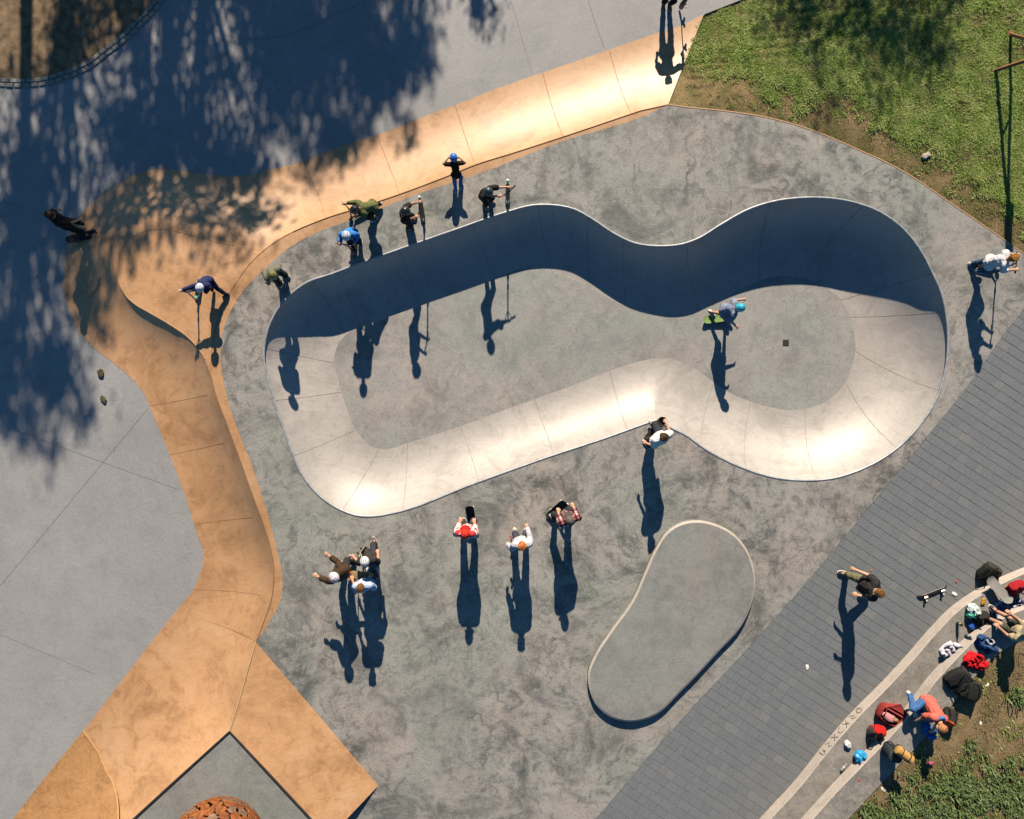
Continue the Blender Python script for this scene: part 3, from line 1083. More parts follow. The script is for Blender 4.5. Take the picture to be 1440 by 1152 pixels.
bms = {}
for (x, y, L) in single:
    if L not in bms: bms[L] = block_me(L)
    o = bpy.data.objects.new('paver', bms[L]); COL.objects.link(o); o.parent = paving
    o.location = (x, y, -.029 + rnd.uniform(-.003, .003))
    o.rotation_euler = (rnd.uniform(-.008, .008), rnd.uniform(-.008, .008), ang + rnd.uniform(-.01, .01))
V, F = [], []
for (x, y, L) in more + rest:
    a, b_, h = (L - .007) / 2, (rowh - .007) / 2, rnd.uniform(-.007, -.001)
    k = len(V)
    da = ang + rnd.uniform(-.01, .01)
    cc, ss = math.cos(da), math.sin(da)
    for (e, z) in ((0, -.03), (0, h - .003), (.003, h)):
        for (sx, sy) in ((-1, -1), (1, -1), (1, 1), (-1, 1)):
            lx, ly = sx * (a - e), sy * (b_ - e)
            V.append((x + lx * cc - ly * ss, y + lx * ss + ly * cc, z - .002))
    for r_ in range(2):
        for j in range(4):
            F.append((k + r_ * 4 + j, k + r_ * 4 + (j + 1) % 4, k + (r_ + 1) * 4 + (j + 1) % 4, k + (r_ + 1) * 4 + j))
    F.append((k + 8, k + 9, k + 10, k + 11))
pm = mesh('paver_field', V, F, M['paver'], paving)
pm['kind'] = 'stuff'

# ---------------- grass slope, top right
lipend, footend = P(940, 147, 0), P(990, 20, LOW)
G_LINE = [Vector((v.x, v.y, 0)) for v in g_use]
low_edge = [P(990, 20, LOW), P(1005, 12, LOW), P(1047, -2, LOW), P(1120, -32, LOW), P(1230, -80, LOW)]


def grass_z(x, y):
    q = Vector((x, y, 0))
    d0 = min(seg_dist(q, G_LINE[i_], G_LINE[i_ + 1]) for i_ in range(0, len(G_LINE) - 1, 3)) if len(G_LINE) > 4 else 0
    # distance to the lower plaza edge
    d1 = min(seg_dist(q, Vector((low_edge[i_].x, low_edge[i_].y, 0)), Vector((low_edge[i_ + 1].x, low_edge[i_ + 1].y, 0))) for i_ in range(len(low_edge) - 1))
    t = max(min(1, d1 / 2.6), d1 / (d0 + d1 + 1e-6))
    t = t * t * (3 - 2 * t)
    z = LOW * (1 - t)
    # along the ramp end follow the ramp profile
    e = footend - lipend
    s = max(0, min(1, (q - Vector((lipend.x, lipend.y, 0))).dot(Vector((e.x, e.y, 0))) / (e.x**2 + e.y**2)))
    dist = (q - Vector((lipend.x + e.x * s, lipend.y + e.y * s, 0))).length
    k = 1 - s
    th = R(50)
    a = math.asin(k * math.sin(th))
    zp = LOW + (0 - LOW) * (1 - math.cos(a)) / (1 - math.cos(th))
    w_ = max(0, 1 - dist / 1.2)
    z = z * (1 - w_) + zp * w_
    return z - .045 + .05 * noise.noise(Vector((x * .5, y * .5, 3))) * min(1, d0 * 1.5)


gl = [lipend] + g_use[1:]
grass_loop = gl + [P(1900, 560), P(1900, -420), P(1250, -420), P(1230, -85)] + [P(1120, -32, LOW), P(1047, -2, LOW), P(1005, 12, LOW)] + [footend.lerp(lipend, k / 10) for k in range(0, 10)]
gr = grid_fill([Vector((v.x, v.y, 0)) for v in grass_loop], grass_z, .5, 'grass_slope', M['turf'])
tag(gr, 'rough grass and bare earth bank beside the deck', 'ground', kind='structure')


def blades(name, area, n, mat, zf, dens, hmin, hmax, wid, seed, label, flat=.9):
    rng = random.Random(seed)
    x0, x1, y0, y1, poly = area
    vs, fs = [], []
    cnt = 0
    tries = 0
    cache = {}
    while cnt < n and tries < n * 4:
        tries += 1
        x, y = rng.uniform(x0, x1), rng.uniform(y0, y1)
        key = (int(x * 12), int(y * 12))
        if key not in cache:
            cx_, cy_ = (key[0] + .5) / 12, (key[1] + .5) / 12
            cache[key] = dens(cx_, cy_) if inside(poly, cx_, cy_) else -1
        if rng.random() > cache[key]: continue
        z = zf(x, y)
        hs_ = max(.45, 1 + .9 * noise.noise(Vector((x * 1.9, y * 1.9, seed))))
        # a small tuft of blades
        for b in range(rng.randint(4, 7)):
            a = rng.uniform(0, 2 * math.pi)
            h = rng.uniform(hmin, hmax) * hs_
            out_ = h * flat * rng.uniform(.6, 1.4)
            ox, oy = rng.gauss(0, .035), rng.gauss(0, .035)
            dx, dy = math.cos(a), math.sin(a)
            wv = wid * rng.uniform(.6, 1.3)
            k = len(vs)
            bx, by = x + ox, y + oy
            vs += [(bx - dy * wv * .4, by + dx * wv * .4, z - .01), (bx + dy * wv * .4, by - dx * wv * .4, z - .01),
                   (bx + dx * out_ * .5 + dy * wv * .5, by + dy * out_ * .5 - dx * wv * .5, z + h * .55), (bx + dx * out_ * .5 - dy * wv * .5, by + dy * out_ * .5 + dx * wv * .5, z + h * .55),
                   (bx + dx * out_, by + dy * out_, z + h * rng.uniform(.35, .75))]
            fs += [(k, k + 1, k + 2, k + 3), (k + 3, k + 2, k + 4)]
        cnt += 1
    o = mesh(name, vs, fs, mat)
    tag(o, label, 'grass', kind='stuff')
    return o


gpoly = [(v.x, v.y) for v in grass_loop]
_gz = {}


def grass_zc(x, y):
    k = (round(x * 4), round(y * 4))
    if k not in _gz: _gz[k] = grass_z(k[0] / 4, k[1] / 4)
    return _gz[k]


def d_edge(x, y):
    q = Vector((x, y, 0))
    return min(seg_dist(q, G_LINE[i_], G_LINE[min(len(G_LINE) - 1, i_ + 4)]) for i_ in range(0, len(G_LINE) - 1, 4))


_de = {}


def d_edge_c(x, y):
    k = (round(x * 5), round(y * 5))
    if k not in _de: _de[k] = d_edge(k[0] / 5, k[1] / 5)
    return _de[k]


def dens_green(x, y):
    d = d_edge_c(x, y)
    nz = noise.noise(Vector((x * .7, y * .7, 1))) * .45 + noise.noise(Vector((x * 2.4, y * 2.4, 5))) * .75 + noise.noise(Vector((x * 6, y * 6, 2))) * .7
    v_ = min(.72, (d - .42) / .85) + nz * .95
    # worn patch near the ramp end
    v_ -= max(0, 1 - (Vector((x, y)) - lipend.xy).length / 1.6) * 1.2
    return max(0.0, min(1, v_))


def dens_dry(x, y):
    nz = noise.noise(Vector((x * 1.7, y * 1.7, 9)))
    return max(0, min(1, .25 + nz * .8)) * (.35 + .65 * min(1, d_edge_c(x, y)))


blades('grass', (4.2, 13.2, 3.2, 10.6, gpoly), 42000, M['grass'], grass_zc, dens_green, .025, .075, .013, 1, 'green grass growing on the bank above the deck')
blades('dry_grass', (4.2, 13.2, 3.2, 10.6, gpoly), 7000, M['drygrass'], grass_zc, dens_dry, .02, .06, .011, 2, 'thin dry grass on the bare earth by the deck')

# ---------------- dirt and weeds, bottom right (above the steps)
DZ = 2 * RZ - .03
dl = [Vector((v.x, v.y, DZ)) for v in ge] + [P(1900, 800, DZ), P(1900, 1420, DZ), P(980, 1420, DZ)]


GE3 = [Vector((v.x, v.y, 0)) for v in ge]


def dirt_z(x, y):
    q = Vector((x, y, 0))
    d = min(seg_dist(q, GE3[i_], GE3[min(len(GE3) - 1, i_ + 3)]) for i_ in range(0, len(GE3) - 1, 3))
    return DZ + .05 * min(1, d) * noise.noise(Vector((x * 1.3, y * 1.3, 7)))


dirt = grid_fill(dl, dirt_z, .4, 'dirt_bank', M['dirt'])
tag(dirt, 'trampled brown dirt ground behind the seating steps', 'ground', kind='structure')
dpoly = [(v.x, v.y) for v in dl]
_dz = {}


def dirt_zc(x, y):
    k = (round(x * 5), round(y * 5))
    if k not in _dz: _dz[k] = dirt_z(k[0] / 5, k[1] / 5)
    return _dz[k]


def px_of(x, y, z=0):
    s = FPX / (CAM_H - z)
    return x * s + CX, CY - y * s


CLUMPS = [(1380, 1110, 75, 48, 1), (1310, 1130, 60, 30, 1), (1330, 1100, 45, 22, .8), (1235, 1140, 38, 22, .9), (1265, 1120, 20, 22, .8), (1420, 1140, 40, 30, 1), (1275, 1080, 20, 10, .6), (1425, 975, 18, 12, .5), (1365, 1040, 9, 5, .7), (1300, 1062, 16, 9, .4), (1428, 1075, 14, 10, .4)]


def dens_weed(x, y):
    px, py = px_of(x, y, DZ)
    v_ = 0
    for cx, cy, rx, ry, k in CLUMPS:
        d = math.hypot((px - cx) / rx, (py - cy) / ry)
        v_ = max(v_, k * max(0, 1.25 - d))
    return max(0, min(1, v_ * .75 + noise.noise(Vector((x * 2.2, y * 2.2, 4))) * .55 + noise.noise(Vector((x * 5.5, y * 5.5, 4))) * .5 - .1)) if v_ > 0 else 0


def dens_dry2(x, y):
    nz = noise.noise(Vector((x * 1.4, y * 1.4, 2))) + .5 * noise.noise(Vector((x * 4, y * 4, 2)))
    return max(0, min(1, .18 + nz * .8))


blades('weeds', (6.5, 13.2, -10.8, -4.3, dpoly), 5200, M['weed'], dirt_zc, dens_weed, .05, .19, .028, 5, 'leafy green weeds growing on the dirt', .8)
blades('dry_grass', (6.5, 13.2, -10.8, -4.3, dpoly), 4200, M['drygrass'], dirt_zc, dens_dry2, .02, .06, .012, 6, 'thin trampled dry grass on the dirt')
blades('grass', (6.5, 13.2, -10.8, -4.3, dpoly), 1500, M['grass'], dirt_zc, lambda x, y: dens_dry2(x + 5, y) * .8, .03, .08, .014, 8, 'sparse green grass tufts on the dirt')

# ================================================================== TREES north of the frame (they throw the dappled shade)
COT = 1 / math.tan(R(SUN_EL))


def leafy_tree(name, label, spx, zc, rad, nclump, per, seed, lvl=LOW, leaf=.17, base_off=(0, 0), crad=.55, shell=.35):
    rng = random.Random(seed)
    g = P(spx[0], spx[1], lvl)
    cx, cy = g.x, g.y + (zc - lvl) * COT
    root = empty(name, (cx + base_off[0], cy + base_off[1], lvl))
    tag(root, label, 'tree', 'trees beyond the top edge')
    C = Vector((cx, cy, zc)) - root.location
    rx, ry, rz = rad
    clumps = []
    for i in range(nclump):
        while True:
            v = Vector((rng.uniform(-1, 1), rng.uniform(-1, 1), rng.uniform(-1, 1)))
            if shell < v.length < 1: break
        k = 1 + .18 * noise.noise(v * 2.1 + Vector((seed, 0, 0)))
        clumps.append(C + Vector((v.x * rx, v.y * ry, v.z * rz)) * k)
    # trunk and limbs
    bm = bmesh.new()
    h = C.z
    fork = Vector((C.x * .35, C.y * .35, h - rz * .55))
    tp = [Vector((0, 0, -.1)), Vector((.05, .03, h * .2)), fork * .6 + Vector((0.05, 0, 0)), fork]
    tube_bm(bm, tp, [.26, .2, .17, .14], 9)
    for q in rng.sample(clumps, min(14, len(clumps))):
        mid = fork.lerp(q, .5) + Vector((rng.uniform(-.3, .3), rng.uniform(-.3, .3), rng.uniform(0, .4)))
        tube_bm(bm, [fork * rng.uniform(.86, 1), mid, q], [.09, .055, .02], 6)
    tube_bm(bm, [fork, fork.lerp(C + Vector((0, 0, rz * .6)), .5), C + Vector((0, 0, rz * .7))], [.14, .09, .03], 7)
    from_bm('trunk', bm, M['bark'], root, True, 60)
    V, F = [], []
    for q in clumps:
        cr = crad * rng.uniform(.6, 1.3)
        for l in range(per):
            d = Vector((rng.gauss(0, 1), rng.gauss(0, 1), rng.gauss(0, .8)))
            p = q + d * cr * .5
            a = Vector((rng.gauss(0, 1), rng.gauss(0, 1), rng.gauss(0, .6))).normalized()
            b_ = a.cross(Vector((rng.gauss(0, 1), rng.gauss(0, 1), rng.gauss(0, 1)))).normalized()
            s = leaf * rng.uniform(.6, 1.25)
            k = len(V)
            V += [p - a * s * .5, p + b_ * s * .26, p + a * s * .5, p - b_ * s * .26]
            F.append((k, k + 1, k + 2, k + 3))
    mesh('crown', V, F, M['treeleaf'], root)
    return root


leafy_tree('leafy_tree', 'tall dense leafy tree beyond the top edge whose shade lies above the orange ramp', (475, -25), 7.4, (2.45, 2.4, 2.5), 165, 85, 21, shell=0, leaf=.2)
leafy_tree('leafy_tree', 'broad leafy tree beyond the top edge shading the ramp corner and the curved kerb', (285, 125), 7.0, (2.7, 2.2, 2.5), 100, 58, 22, shell=.1, leaf=.19)
leafy_tree('leafy_tree', 'loose open leafy tree beyond the top left corner shading the soil bed', (95, 190), 8.0, (2.5, 2.2, 3.0), 62, 58, 23, leaf=.19)
leafy_tree('leafy_tree', 'slender leafy tree beyond the left corner whose shade reaches furthest down the plaza', (35, 425), 9.2, (1.8, 1.35, 2.5), 70, 85, 24, leaf=.2)
leafy_tree('leafy_tree', 'leafy tree beyond the top edge shading the grass bank', (1225, -60), 6.0, (2.4, 1.8, 1.75), 75, 75, 25, lvl=0)
leafy_tree('leafy_tree', 'small leafy tree beyond the top edge whose single twig shades the upper plaza', (674, -34), 5.0, (.55, .5, .75), 12, 40, 26, shell=0, crad=.35, leaf=.16)
leafy_tree('leafy_tree', 'low leafy tree beyond the top edge filling the shade over the upper plaza', (250, -140), 6.0, (3.2, 2.0, 2.0), 70, 60, 27, leaf=.19)
leafy_tree('leafy_tree', 'round leafy tree beyond the top edge dappling the orange ramp corner', (235, 290), 7.6, (2.6, 1.5, 1.4), 66, 56, 28, leaf=.19)

# ================================================================== OBJECTS: helpers for people, scooters, boards
REMESH = []          # (object, voxel, smooth iterations): turned into final meshes in one go at the end


def cone_bm(bm, a, b, ra, rb, seg=10):
    """capsule-ended tapered limb between two points"""
    a, b = Vector(a), Vector(b)
    t = b - a
    L = t.length
    t = t / L if L > 1e-6 else Vector((0, 0, 1))
    pth, rad = [], []
    for k in range(4):
        f = R(90 - 30 * k)
        pth.append(a - t * ra * math.sin(f)); rad.append(max(1e-4, ra * math.cos(f)))
    for k in range(4):
        f = R(30 * k)
        pth.append(b + t * rb * math.sin(f)); rad.append(max(1e-4, rb * math.cos(f)))
    tube_bm(bm, pth, rad, seg)


def ell_bm(bm, c, size, rot=None, nu=14, nv=10, e=1.0):
    V, F = superell(size[0], size[1], size[2], e, e, nu, nv)
    Mx = Matrix.Translation(c) @ (rot.to_4x4() if rot is not None else Matrix.Identity(4))
    vs = [bm.verts.new(Mx @ v) for v in V]
    for f in F:
        bm.faces.new([vs[i] for i in f])


def blob(name, bm, mat, parent=None, voxel=.014, smooth=2):
    o = from_bm(name, bm, mat, parent)
    REMESH.append((o, voxel, smooth))
    return o


def bake_remesh():
    for o, vx, sm in REMESH:
        md = o.modifiers.new('r', 'REMESH'); md.mode = 'VOXEL'; md.voxel_size = vx; md.use_smooth_shade = True
        if sm:
            s = o.modifiers.new('s', 'SMOOTH'); s.factor = .5; s.iterations = sm
    dg = bpy.context.evaluated_depsgraph_get()
    new = []
    for o, vx, sm in REMESH:
        me = bpy.data.meshes.new_from_object(o.evaluated_get(dg))
        new.append(me)
    for (o, vx, sm), me in zip(REMESH, new):
        nm = o.data.name
        mats = list(o.data.materials)
        o.modifiers.clear()
        old = o.data
        o.data = me
        me.name = nm
        if len(me.materials) == 0:
            for m in mats: me.materials.append(m)
        if nm.startswith(('shirt', 'trousers')):
            # fabric folds
            sd = (hash(o.parent.name) % 97) * .37 if False else len(me.vertices) % 89 * .37
            nv_ = len(me.vertices)
            co = np.empty(nv_ * 3, dtype=np.float32); me.vertices.foreach_get('co', co)
            no = np.empty(nv_ * 3, dtype=np.float32); me.vertices.foreach_get('normal', no)
            co = co.reshape(-1, 3); no = no.reshape(-1, 3)
            amp = np.empty(nv_, dtype=np.float32)
            for i_ in range(nv_):
                k = Vector((co[i_, 0] * 9, co[i_, 1] * 9, co[i_, 2] * 20 + sd))
                amp[i_] = .011 * noise.noise(k) + .008 * (abs(noise.noise(k * 2.1)) - .3)
            me.vertices.foreach_set('co', (co + no * amp[:, None]).ravel())
            me.update()
        me.polygons.foreach_set('use_smooth', [True] * len(me.polygons))
        bpy.data.meshes.remove(old)


def frame(fwd, up):
    f = Vector(fwd).normalized()
    u = Vector(up)
    u = (u - f * u.dot(f)).normalized()
    x = f.cross(u)
    return Matrix((x, f, u)).transposed()      # columns x, y(forward), z(up)


def ik(a, c, l1, l2, pole):
    d = c - a
    L = d.length
    mx = (l1 + l2) * .995
    if L > mx:
        c = a + d * (mx / L); d = c - a; L = mx
    L = max(L, abs(l1 - l2) * 1.05 + 1e-4)
    t = d.normalized()
    k = (l1 * l1 - l2 * l2 + L * L) / (2 * L)
    h = math.sqrt(max(0, l1 * l1 - k * k))
    p = pole - t * pole.dot(t)
    if p.length < 1e-4: p = Vector((0, 0, 1)).cross(t)
    p.normalize()
    return a + t * k + p * h, c


_mats = {}


def cloth(col, rough=.85):
    k = ('c', tuple(col), rough)
    if k not in _mats: _mats[k] = plain('cloth', col, rough, spec=.2, var=.22, scale=18, bump=.25)
    return _mats[k]


def paint(col, rough=.35, metal=0.0):
    k = ('p', tuple(col), rough, metal)
    if k not in _mats: _mats[k] = plain('paint', col, rough, metal=metal, spec=.5, var=.08, scale=20)
    return _mats[k]


SKIN = plain('skin', (.52, .29, .19), .55, spec=.35, var=.06, scale=8)
SKIN2 = plain('skin_tan', (.42, .22, .13), .55, spec=.35, var=.06, scale=8)
RUBBER = plain('black_rubber', (.018, .018, .019), .85, spec=.15, var=.2)
GREYMET = plain('brushed_metal', (.45, .45, .46), .35, metal=.9, var=.15)
WHITE = plain('white_plastic', (.78, .77, .74), .4, var=.04)
EYE = plain('eye_dark', (.02, .015, .012), .3)


def person(label, head_px, T, yaw, gz=0.0, feet=None, pelvis=(0, 0, .5), spine=(0, .05, 1), twist=0, hd=None, face=0.0,
           hands=None, hands_w=None, shirt=(.05, .05, .05), sleeve=.5, trousers=(.03, .03, .035), tleg=1.0, shoes=(.6, .6, .6), sole=(.75, .74, .7),
           top='hair', topcol=(.06, .035, .02), skin=SKIN, root_px=None, shirt_mat=None, pelvis_abs=None, group=None, knee=None, hood=None, fingers=True, curl=.5, elbow=None):
    """a posed figure: local frame x right, y forward, z up; lengths in units of the standing height T"""
    S = T
    yawr = R(yaw)
    hh = .13 + .06 * T
    pel = Vector(pelvis) * S
    sp = Vector(spine).normalized()
    neck = pel + sp * .30 * S
    hdv = Vector(hd if hd else (spine[0] * .6, spine[1] * .6 + .04, 1)).normalized()
    headc = neck + hdv * (.045 * S + hh * .5)
    Rz = Matrix.Rotation(yawr, 3, 'Z')
    if root_px is not None:
        rp = P(root_px[0], root_px[1], gz)
        loc = Vector((rp.x, rp.y, gz))
    else:
        hw = P(head_px[0], head_px[1], gz + headc.z)
        off = Rz @ Vector((headc.x, headc.y, 0))
        loc = Vector((hw.x - off.x, hw.y - off.y, gz))
    inv = Rz.transposed()

    def tolocal(wp):
        return inv @ (Vector(wp) - loc)
    tw = Matrix.Rotation(R(twist), 3, 'Z')
    side = tw @ Vector((1, 0, 0))
    side = (side - sp * side.dot(sp)).normalized()
    fwd = sp.cross(side) * -1
    if fwd.y < 0 and abs(twist) < 80: fwd = -fwd
    sh = {+1: neck - sp * .03 * S + side * .105 * S, -1: neck - sp * .03 * S - side * .105 * S}
    hp = {+1: pel + Vector((.052 * S, 0, 0)), -1: pel - Vector((.052 * S, 0, 0))}
    feet = feet or {+1: (.06, 0, 0, -8), -1: (-.06, 0, 0, 8)}
    hands = hands or {}
    hands_w = hands_w or {}
    ank, kne, elb, wri, toe = {}, {}, {}, {}, {}
    for s in (1, -1):
        f = feet[s]
        an = Vector((f[0], f[1], f[2])) * S + Vector((0, 0, .045 * S))
        fd = Matrix.Rotation(R(f[3]), 3, 'Z') @ Vector((0, 1, 0))
        if len(f) > 4: fd = (fd + Vector((0, 0, f[4]))).normalized()
        kp = Vector(knee[s]) if knee else (fd + Vector((.15 * s, 0.2, 0)))
        kne[s], ank[s] = ik(hp[s], an, .245 * S, .24 * S, kp)
        toe[s] = fd
        if s in hands_w: hw_ = tolocal(hands_w[s])
        elif s in hands: hw_ = Vector(hands[s]) * S
        else: hw_ = Vector((.17 * s, .06, .47)) * S + (pel - Vector((0, 0, .5 * S)))
        ep = Vector(elbow[s]) if elbow else Vector((.22 * s, -.5, -1))
        # aim the wrist short of the target by the palm length
        dirn = (hw_ - sh[s])
        wt = hw_ - dirn.normalized() * .045 * S
        elb[s], wri[s] = ik(sh[s], wt, .165 * S, .15 * S, ep)
    # ---- body
    bm = bmesh.new()
    hf = Matrix.Rotation(R(face), 3, 'Z') @ Vector((0, 1, 0))
    HR = frame(hf, hdv)
    HR3 = HR.copy()
    ell_bm(bm, headc + HR3 @ Vector((0, -.02 * hh, .06 * hh)), (.36 * hh, .42 * hh, .44 * hh), HR3)
    ell_bm(bm, headc + HR3 @ Vector((0, .08 * hh, -.2 * hh)), (.29 * hh, .32 * hh, .3 * hh), HR3)      # jaw
    ell_bm(bm, headc + HR3 @ Vector((0, .42 * hh, -.06 * hh)), (.06 * hh, .09 * hh, .1 * hh), HR3, 8, 6)      # nose
    for s in (1, -1):
        ell_bm(bm, headc + HR3 @ Vector((s * .36 * hh, -.03 * hh, -.04 * hh)), (.05 * hh, .09 * hh, .13 * hh), HR3, 8, 6)   # ears
    cone_bm(bm, neck - sp * .02 * S, headc - hdv * hh * .25, .036 * S, .034 * S)
    cone_bm(bm, pel, pel + sp * .13 * S, .075 * S, .07 * S)
    cone_bm(bm, pel + sp * .13 * S, neck - sp * .07 * S, .07 * S, .078 * S)
    cone_bm(bm, sh[1] - side * .02 * S, sh[-1] + side * .02 * S, .042 * S, .042 * S)
    cone_bm(bm, hp[1], hp[-1], .062 * S, .062 * S)
    for s in (1, -1):
        cone_bm(bm, sh[s], elb[s], .034 * S, .026 * S)
        cone_bm(bm, elb[s], wri[s], .026 * S, .019 * S)
        cone_bm(bm, hp[s], kne[s], .056 * S, .037 * S)
        cone_bm(bm, kne[s], ank[s], .037 * S, .025 * S)
        cone_bm(bm, ank[s], ank[s] + toe[s] * .085 * S + Vector((0, 0, -.022 * S)), .024 * S, .018 * S)
        # hand: palm, four fingers of unequal length, thumb from the side
        d = (wri[s] - elb[s]).normalized()
        xs = d.cross(Vector((0, 0, 1)))
        if xs.length < .1: xs = d.cross(Vector((0, 1, 0)))
        xs.normalize()
        ys = xs.cross(d).normalized()
        if ys.z > 0: ys = -ys
        pc = wri[s] + d * .048 * S
        for k in (-1, 0, 1):
            cone_bm(bm, wri[s] + xs * k * .008 * S, pc + xs * k * .014 * S, .0125 * S, .012 * S, 6)
        if fingers:
            for k, ln in zip(range(4), (.036, .042, .04, .032)):
                b0 = pc + xs * (k - 1.5) * .0125 * S
                k1 = b0 + (d * math.cos(curl) + ys * math.sin(curl)) * ln * .55 * S
                k2 = k1 + (d * math.cos(curl * 2.4) + ys * math.sin(curl * 2.4)) * ln * .55 * S
                cone_bm(bm, b0, k1, .0078 * S, .007 * S, 6)
                cone_bm(bm, k1, k2, .007 * S, .0062 * S, 6)
            tb = wri[s] + d * .016 * S - xs * s * .016 * S
            t1 = tb + (d * .75 - xs * s * .55 + ys * .3).normalized() * .028 * S
            t2 = t1 + (d * .8 + ys * .6).normalized() * .02 * S
            cone_bm(bm, tb, t1, .0095 * S, .008 * S, 6)
            cone_bm(bm, t1, t2, .008 * S, .0068 * S, 6)
    body = blob('person', bm, skin, None, .0098, 1)
    body.location = loc
    body.rotation_euler = (0, 0, yawr)
    tag(body, label, 'person', group)
    for s in (1, -1):
        ell_part('eye', (.035 * hh, .02 * hh, .025 * hh), headc + HR3 @ Vector((s * .15 * hh, .385 * hh, .02 * hh)), EYE, body, 1, 1, HR3, nu=8, nv=6)
    ell_part('mouth', (.1 * hh, .02 * hh, .018 * hh), headc + HR3 @ Vector((0, .385 * hh, -.26 * hh)), paint((.33, .11, .09), .5), body, 1, 1, HR3, nu=8, nv=6)
    # ---- shirt
    smat = shirt_mat or cloth(shirt)
    bm = bmesh.new()
    e = .019 * S
    cone_bm(bm, pel + sp * -.0 * S, pel + sp * .12 * S, .078 * S + e, .073 * S + e)
    cone_bm(bm, pel + sp * .12 * S, neck - sp * .07 * S, .073 * S + e, .082 * S + e)
    cone_bm(bm, sh[1] - side * .015 * S, sh[-1] + side * .015 * S, .043 * S + e, .043 * S + e)
    cone_bm(bm, sh[1] * .7 + neck * .3 , sh[-1] * .7 + neck * .3, .03 * S + e, .03 * S + e)
    cone_bm(bm, hp[1], hp[-1], .064 * S + e, .064 * S + e)
    for s in (1, -1):
        if sleeve <= 1:
            cone_bm(bm, sh[s], sh[s].lerp(elb[s], sleeve), .036 * S + e, .034 * S + e * 1.15)
        else:
            cone_bm(bm, sh[s], elb[s], .036 * S + e, .028 * S + e)
            cone_bm(bm, elb[s], elb[s].lerp(wri[s], min(1, sleeve - 1)), .028 * S + e, .021 * S + e)
    blob('shirt', bm, smat, body, .0125, 2)
    if hood:
        bm = bmesh.new()
        for k in range(7):
            a = math.pi * k / 6
            ell_bm(bm, neck + side * math.cos(a) * .06 * S - fwd * math.sin(a) * .06 * S + sp * .005 * S, (.028 * S, .028 * S, .024 * S), None, 10, 8)
        blob('hood', bm, cloth(hood), body, .0125, 2)
    # ---- trousers
    bm = bmesh.new()
    e = .011 * S
    cone_bm(bm, hp[1], hp[-1], .063 * S + e * .6, .063 * S + e * .6)
    cone_bm(bm, pel, pel + sp * .04 * S, .072 * S + e * .5, .07 * S + e * .5)
    for s in (1, -1):
        if tleg <= .5:
            cone_bm(bm, hp[s], hp[s].lerp(kne[s], tleg * 2), .057 * S + e, .048 * S + e * 1.4)
        else:
            cone_bm(bm, hp[s], kne[s], .057 * S + e, .04 * S + e)
            cone_bm(bm, kne[s], kne[s].lerp(ank[s], (tleg - .5) * 2 * .97), .04 * S + e, .03 * S + e)
    blob('trousers', bm, cloth(trousers), body, .0125, 2)
    # ---- shoes with soles
    for s in (1, -1):
        Fm = frame(toe[s], (0, 0, 1))
        a = ank[s] + Vector((0, 0, -.045 * S))
        bm = bmesh.new()
        ell_bm(bm, a + Fm @ Vector((0, -.012 * S, .032 * S)), (.03 * S, .04 * S, .034 * S), Fm, 12, 8, .8)
        ell_bm(bm, a + Fm @ Vector((0, .055 * S, .022 * S)), (.031 * S, .062 * S, .024 * S), Fm, 12, 8, .8)
        cone_bm(bm, ank[s] + Vector((0, 0, -.02 * S)), ank[s] + Vector((0, 0, .012 * S)), .03 * S, .029 * S)
        sho = blob('shoe', bm, cloth(shoes, .6), body, .0125, 1)
        V, F = superell(.036 * S, .088 * S, .009 * S, .4, .75, 14, 6)
        Mx = Matrix.Translation(a + Fm @ Vector((0, .033 * S, .009 * S))) @ Fm.to_4x4()
        mesh('sole', [Mx @ v for v in V], F, cloth(sole, .7), sho, True, 60)
    # ---- hair, helmet, cap
    def lid(sx, sy, sz, zc, cut, n_u=20, n_v=9):
        V, F = [], []
        for i in range(n_v + 1):
            f = R(90) - (R(90) - cut) * i / n_v
            for j in range(n_u):
                t = 2 * math.pi * j / n_u
                V.append(Vector((sx * math.cos(f) * math.cos(t), sy * math.cos(f) * math.sin(t), sz * math.sin(f) + zc)))
        for i in range(n_v):
            for j in range(n_u):
                k = (j + 1) % n_u
                F.append((i * n_u + j, (i + 1) * n_u + j, (i + 1) * n_u + k, i * n_u + k))
        # thickness: inner rim
        b0 = len(V)
        for j in range(n_u):
            v = V[n_v * n_u + j]
            V.append(Vector((v.x * .9, v.y * .9, v.z + .03 * sz)))
        for j in range(n_u):
            k = (j + 1) % n_u
            F.append((n_v * n_u + j, b0 + j, b0 + k, n_v * n_u + k))
        return V, F
    HM = Matrix.Translation(headc) @ HR3.to_4x4()
    if top == 'helmet':
        V, F = lid(.485 * hh, .56 * hh, .53 * hh, .04 * hh, R(-16))
        hm = mesh('helmet', [HM @ v for v in V], F, paint(topcol, .28), body, True, 60)
        for k in (-1, 0, 1):
            pv = []
            for j in range(7):
                a = R(38 + 104 * j / 6)
                x = k * .19 * hh
                rx = math.sqrt(max(.05, 1 - (x / (.485 * hh)) ** 2))
                pv.append(HM @ Vector((x, .562 * hh * rx * math.cos(a), .04 * hh + .532 * hh * rx * math.sin(a))))
            for seg in ((0, 3), (3, 6)):
                p3 = [pv[seg[0]].lerp(pv[seg[0] + 1], .35), pv[seg[0] + 1], pv[seg[1]].lerp(pv[seg[1] - 1], .6)]
                tube('vent', p3, .028 * hh, RUBBER, hm, 5)
        for s in (1, -1):
            tube('strap', [HM @ Vector((s * .4 * hh, .02 * hh, -.08 * hh)), HM @ Vector((s * .34 * hh, .1 * hh, -.35 * hh)), HM @ Vector((0, .16 * hh, -.52 * hh))], .014 * hh, RUBBER, hm, 5)
    elif top == 'cap':
        V, F = lid(.43 * hh, .49 * hh, .47 * hh, .06 * hh, R(-2))
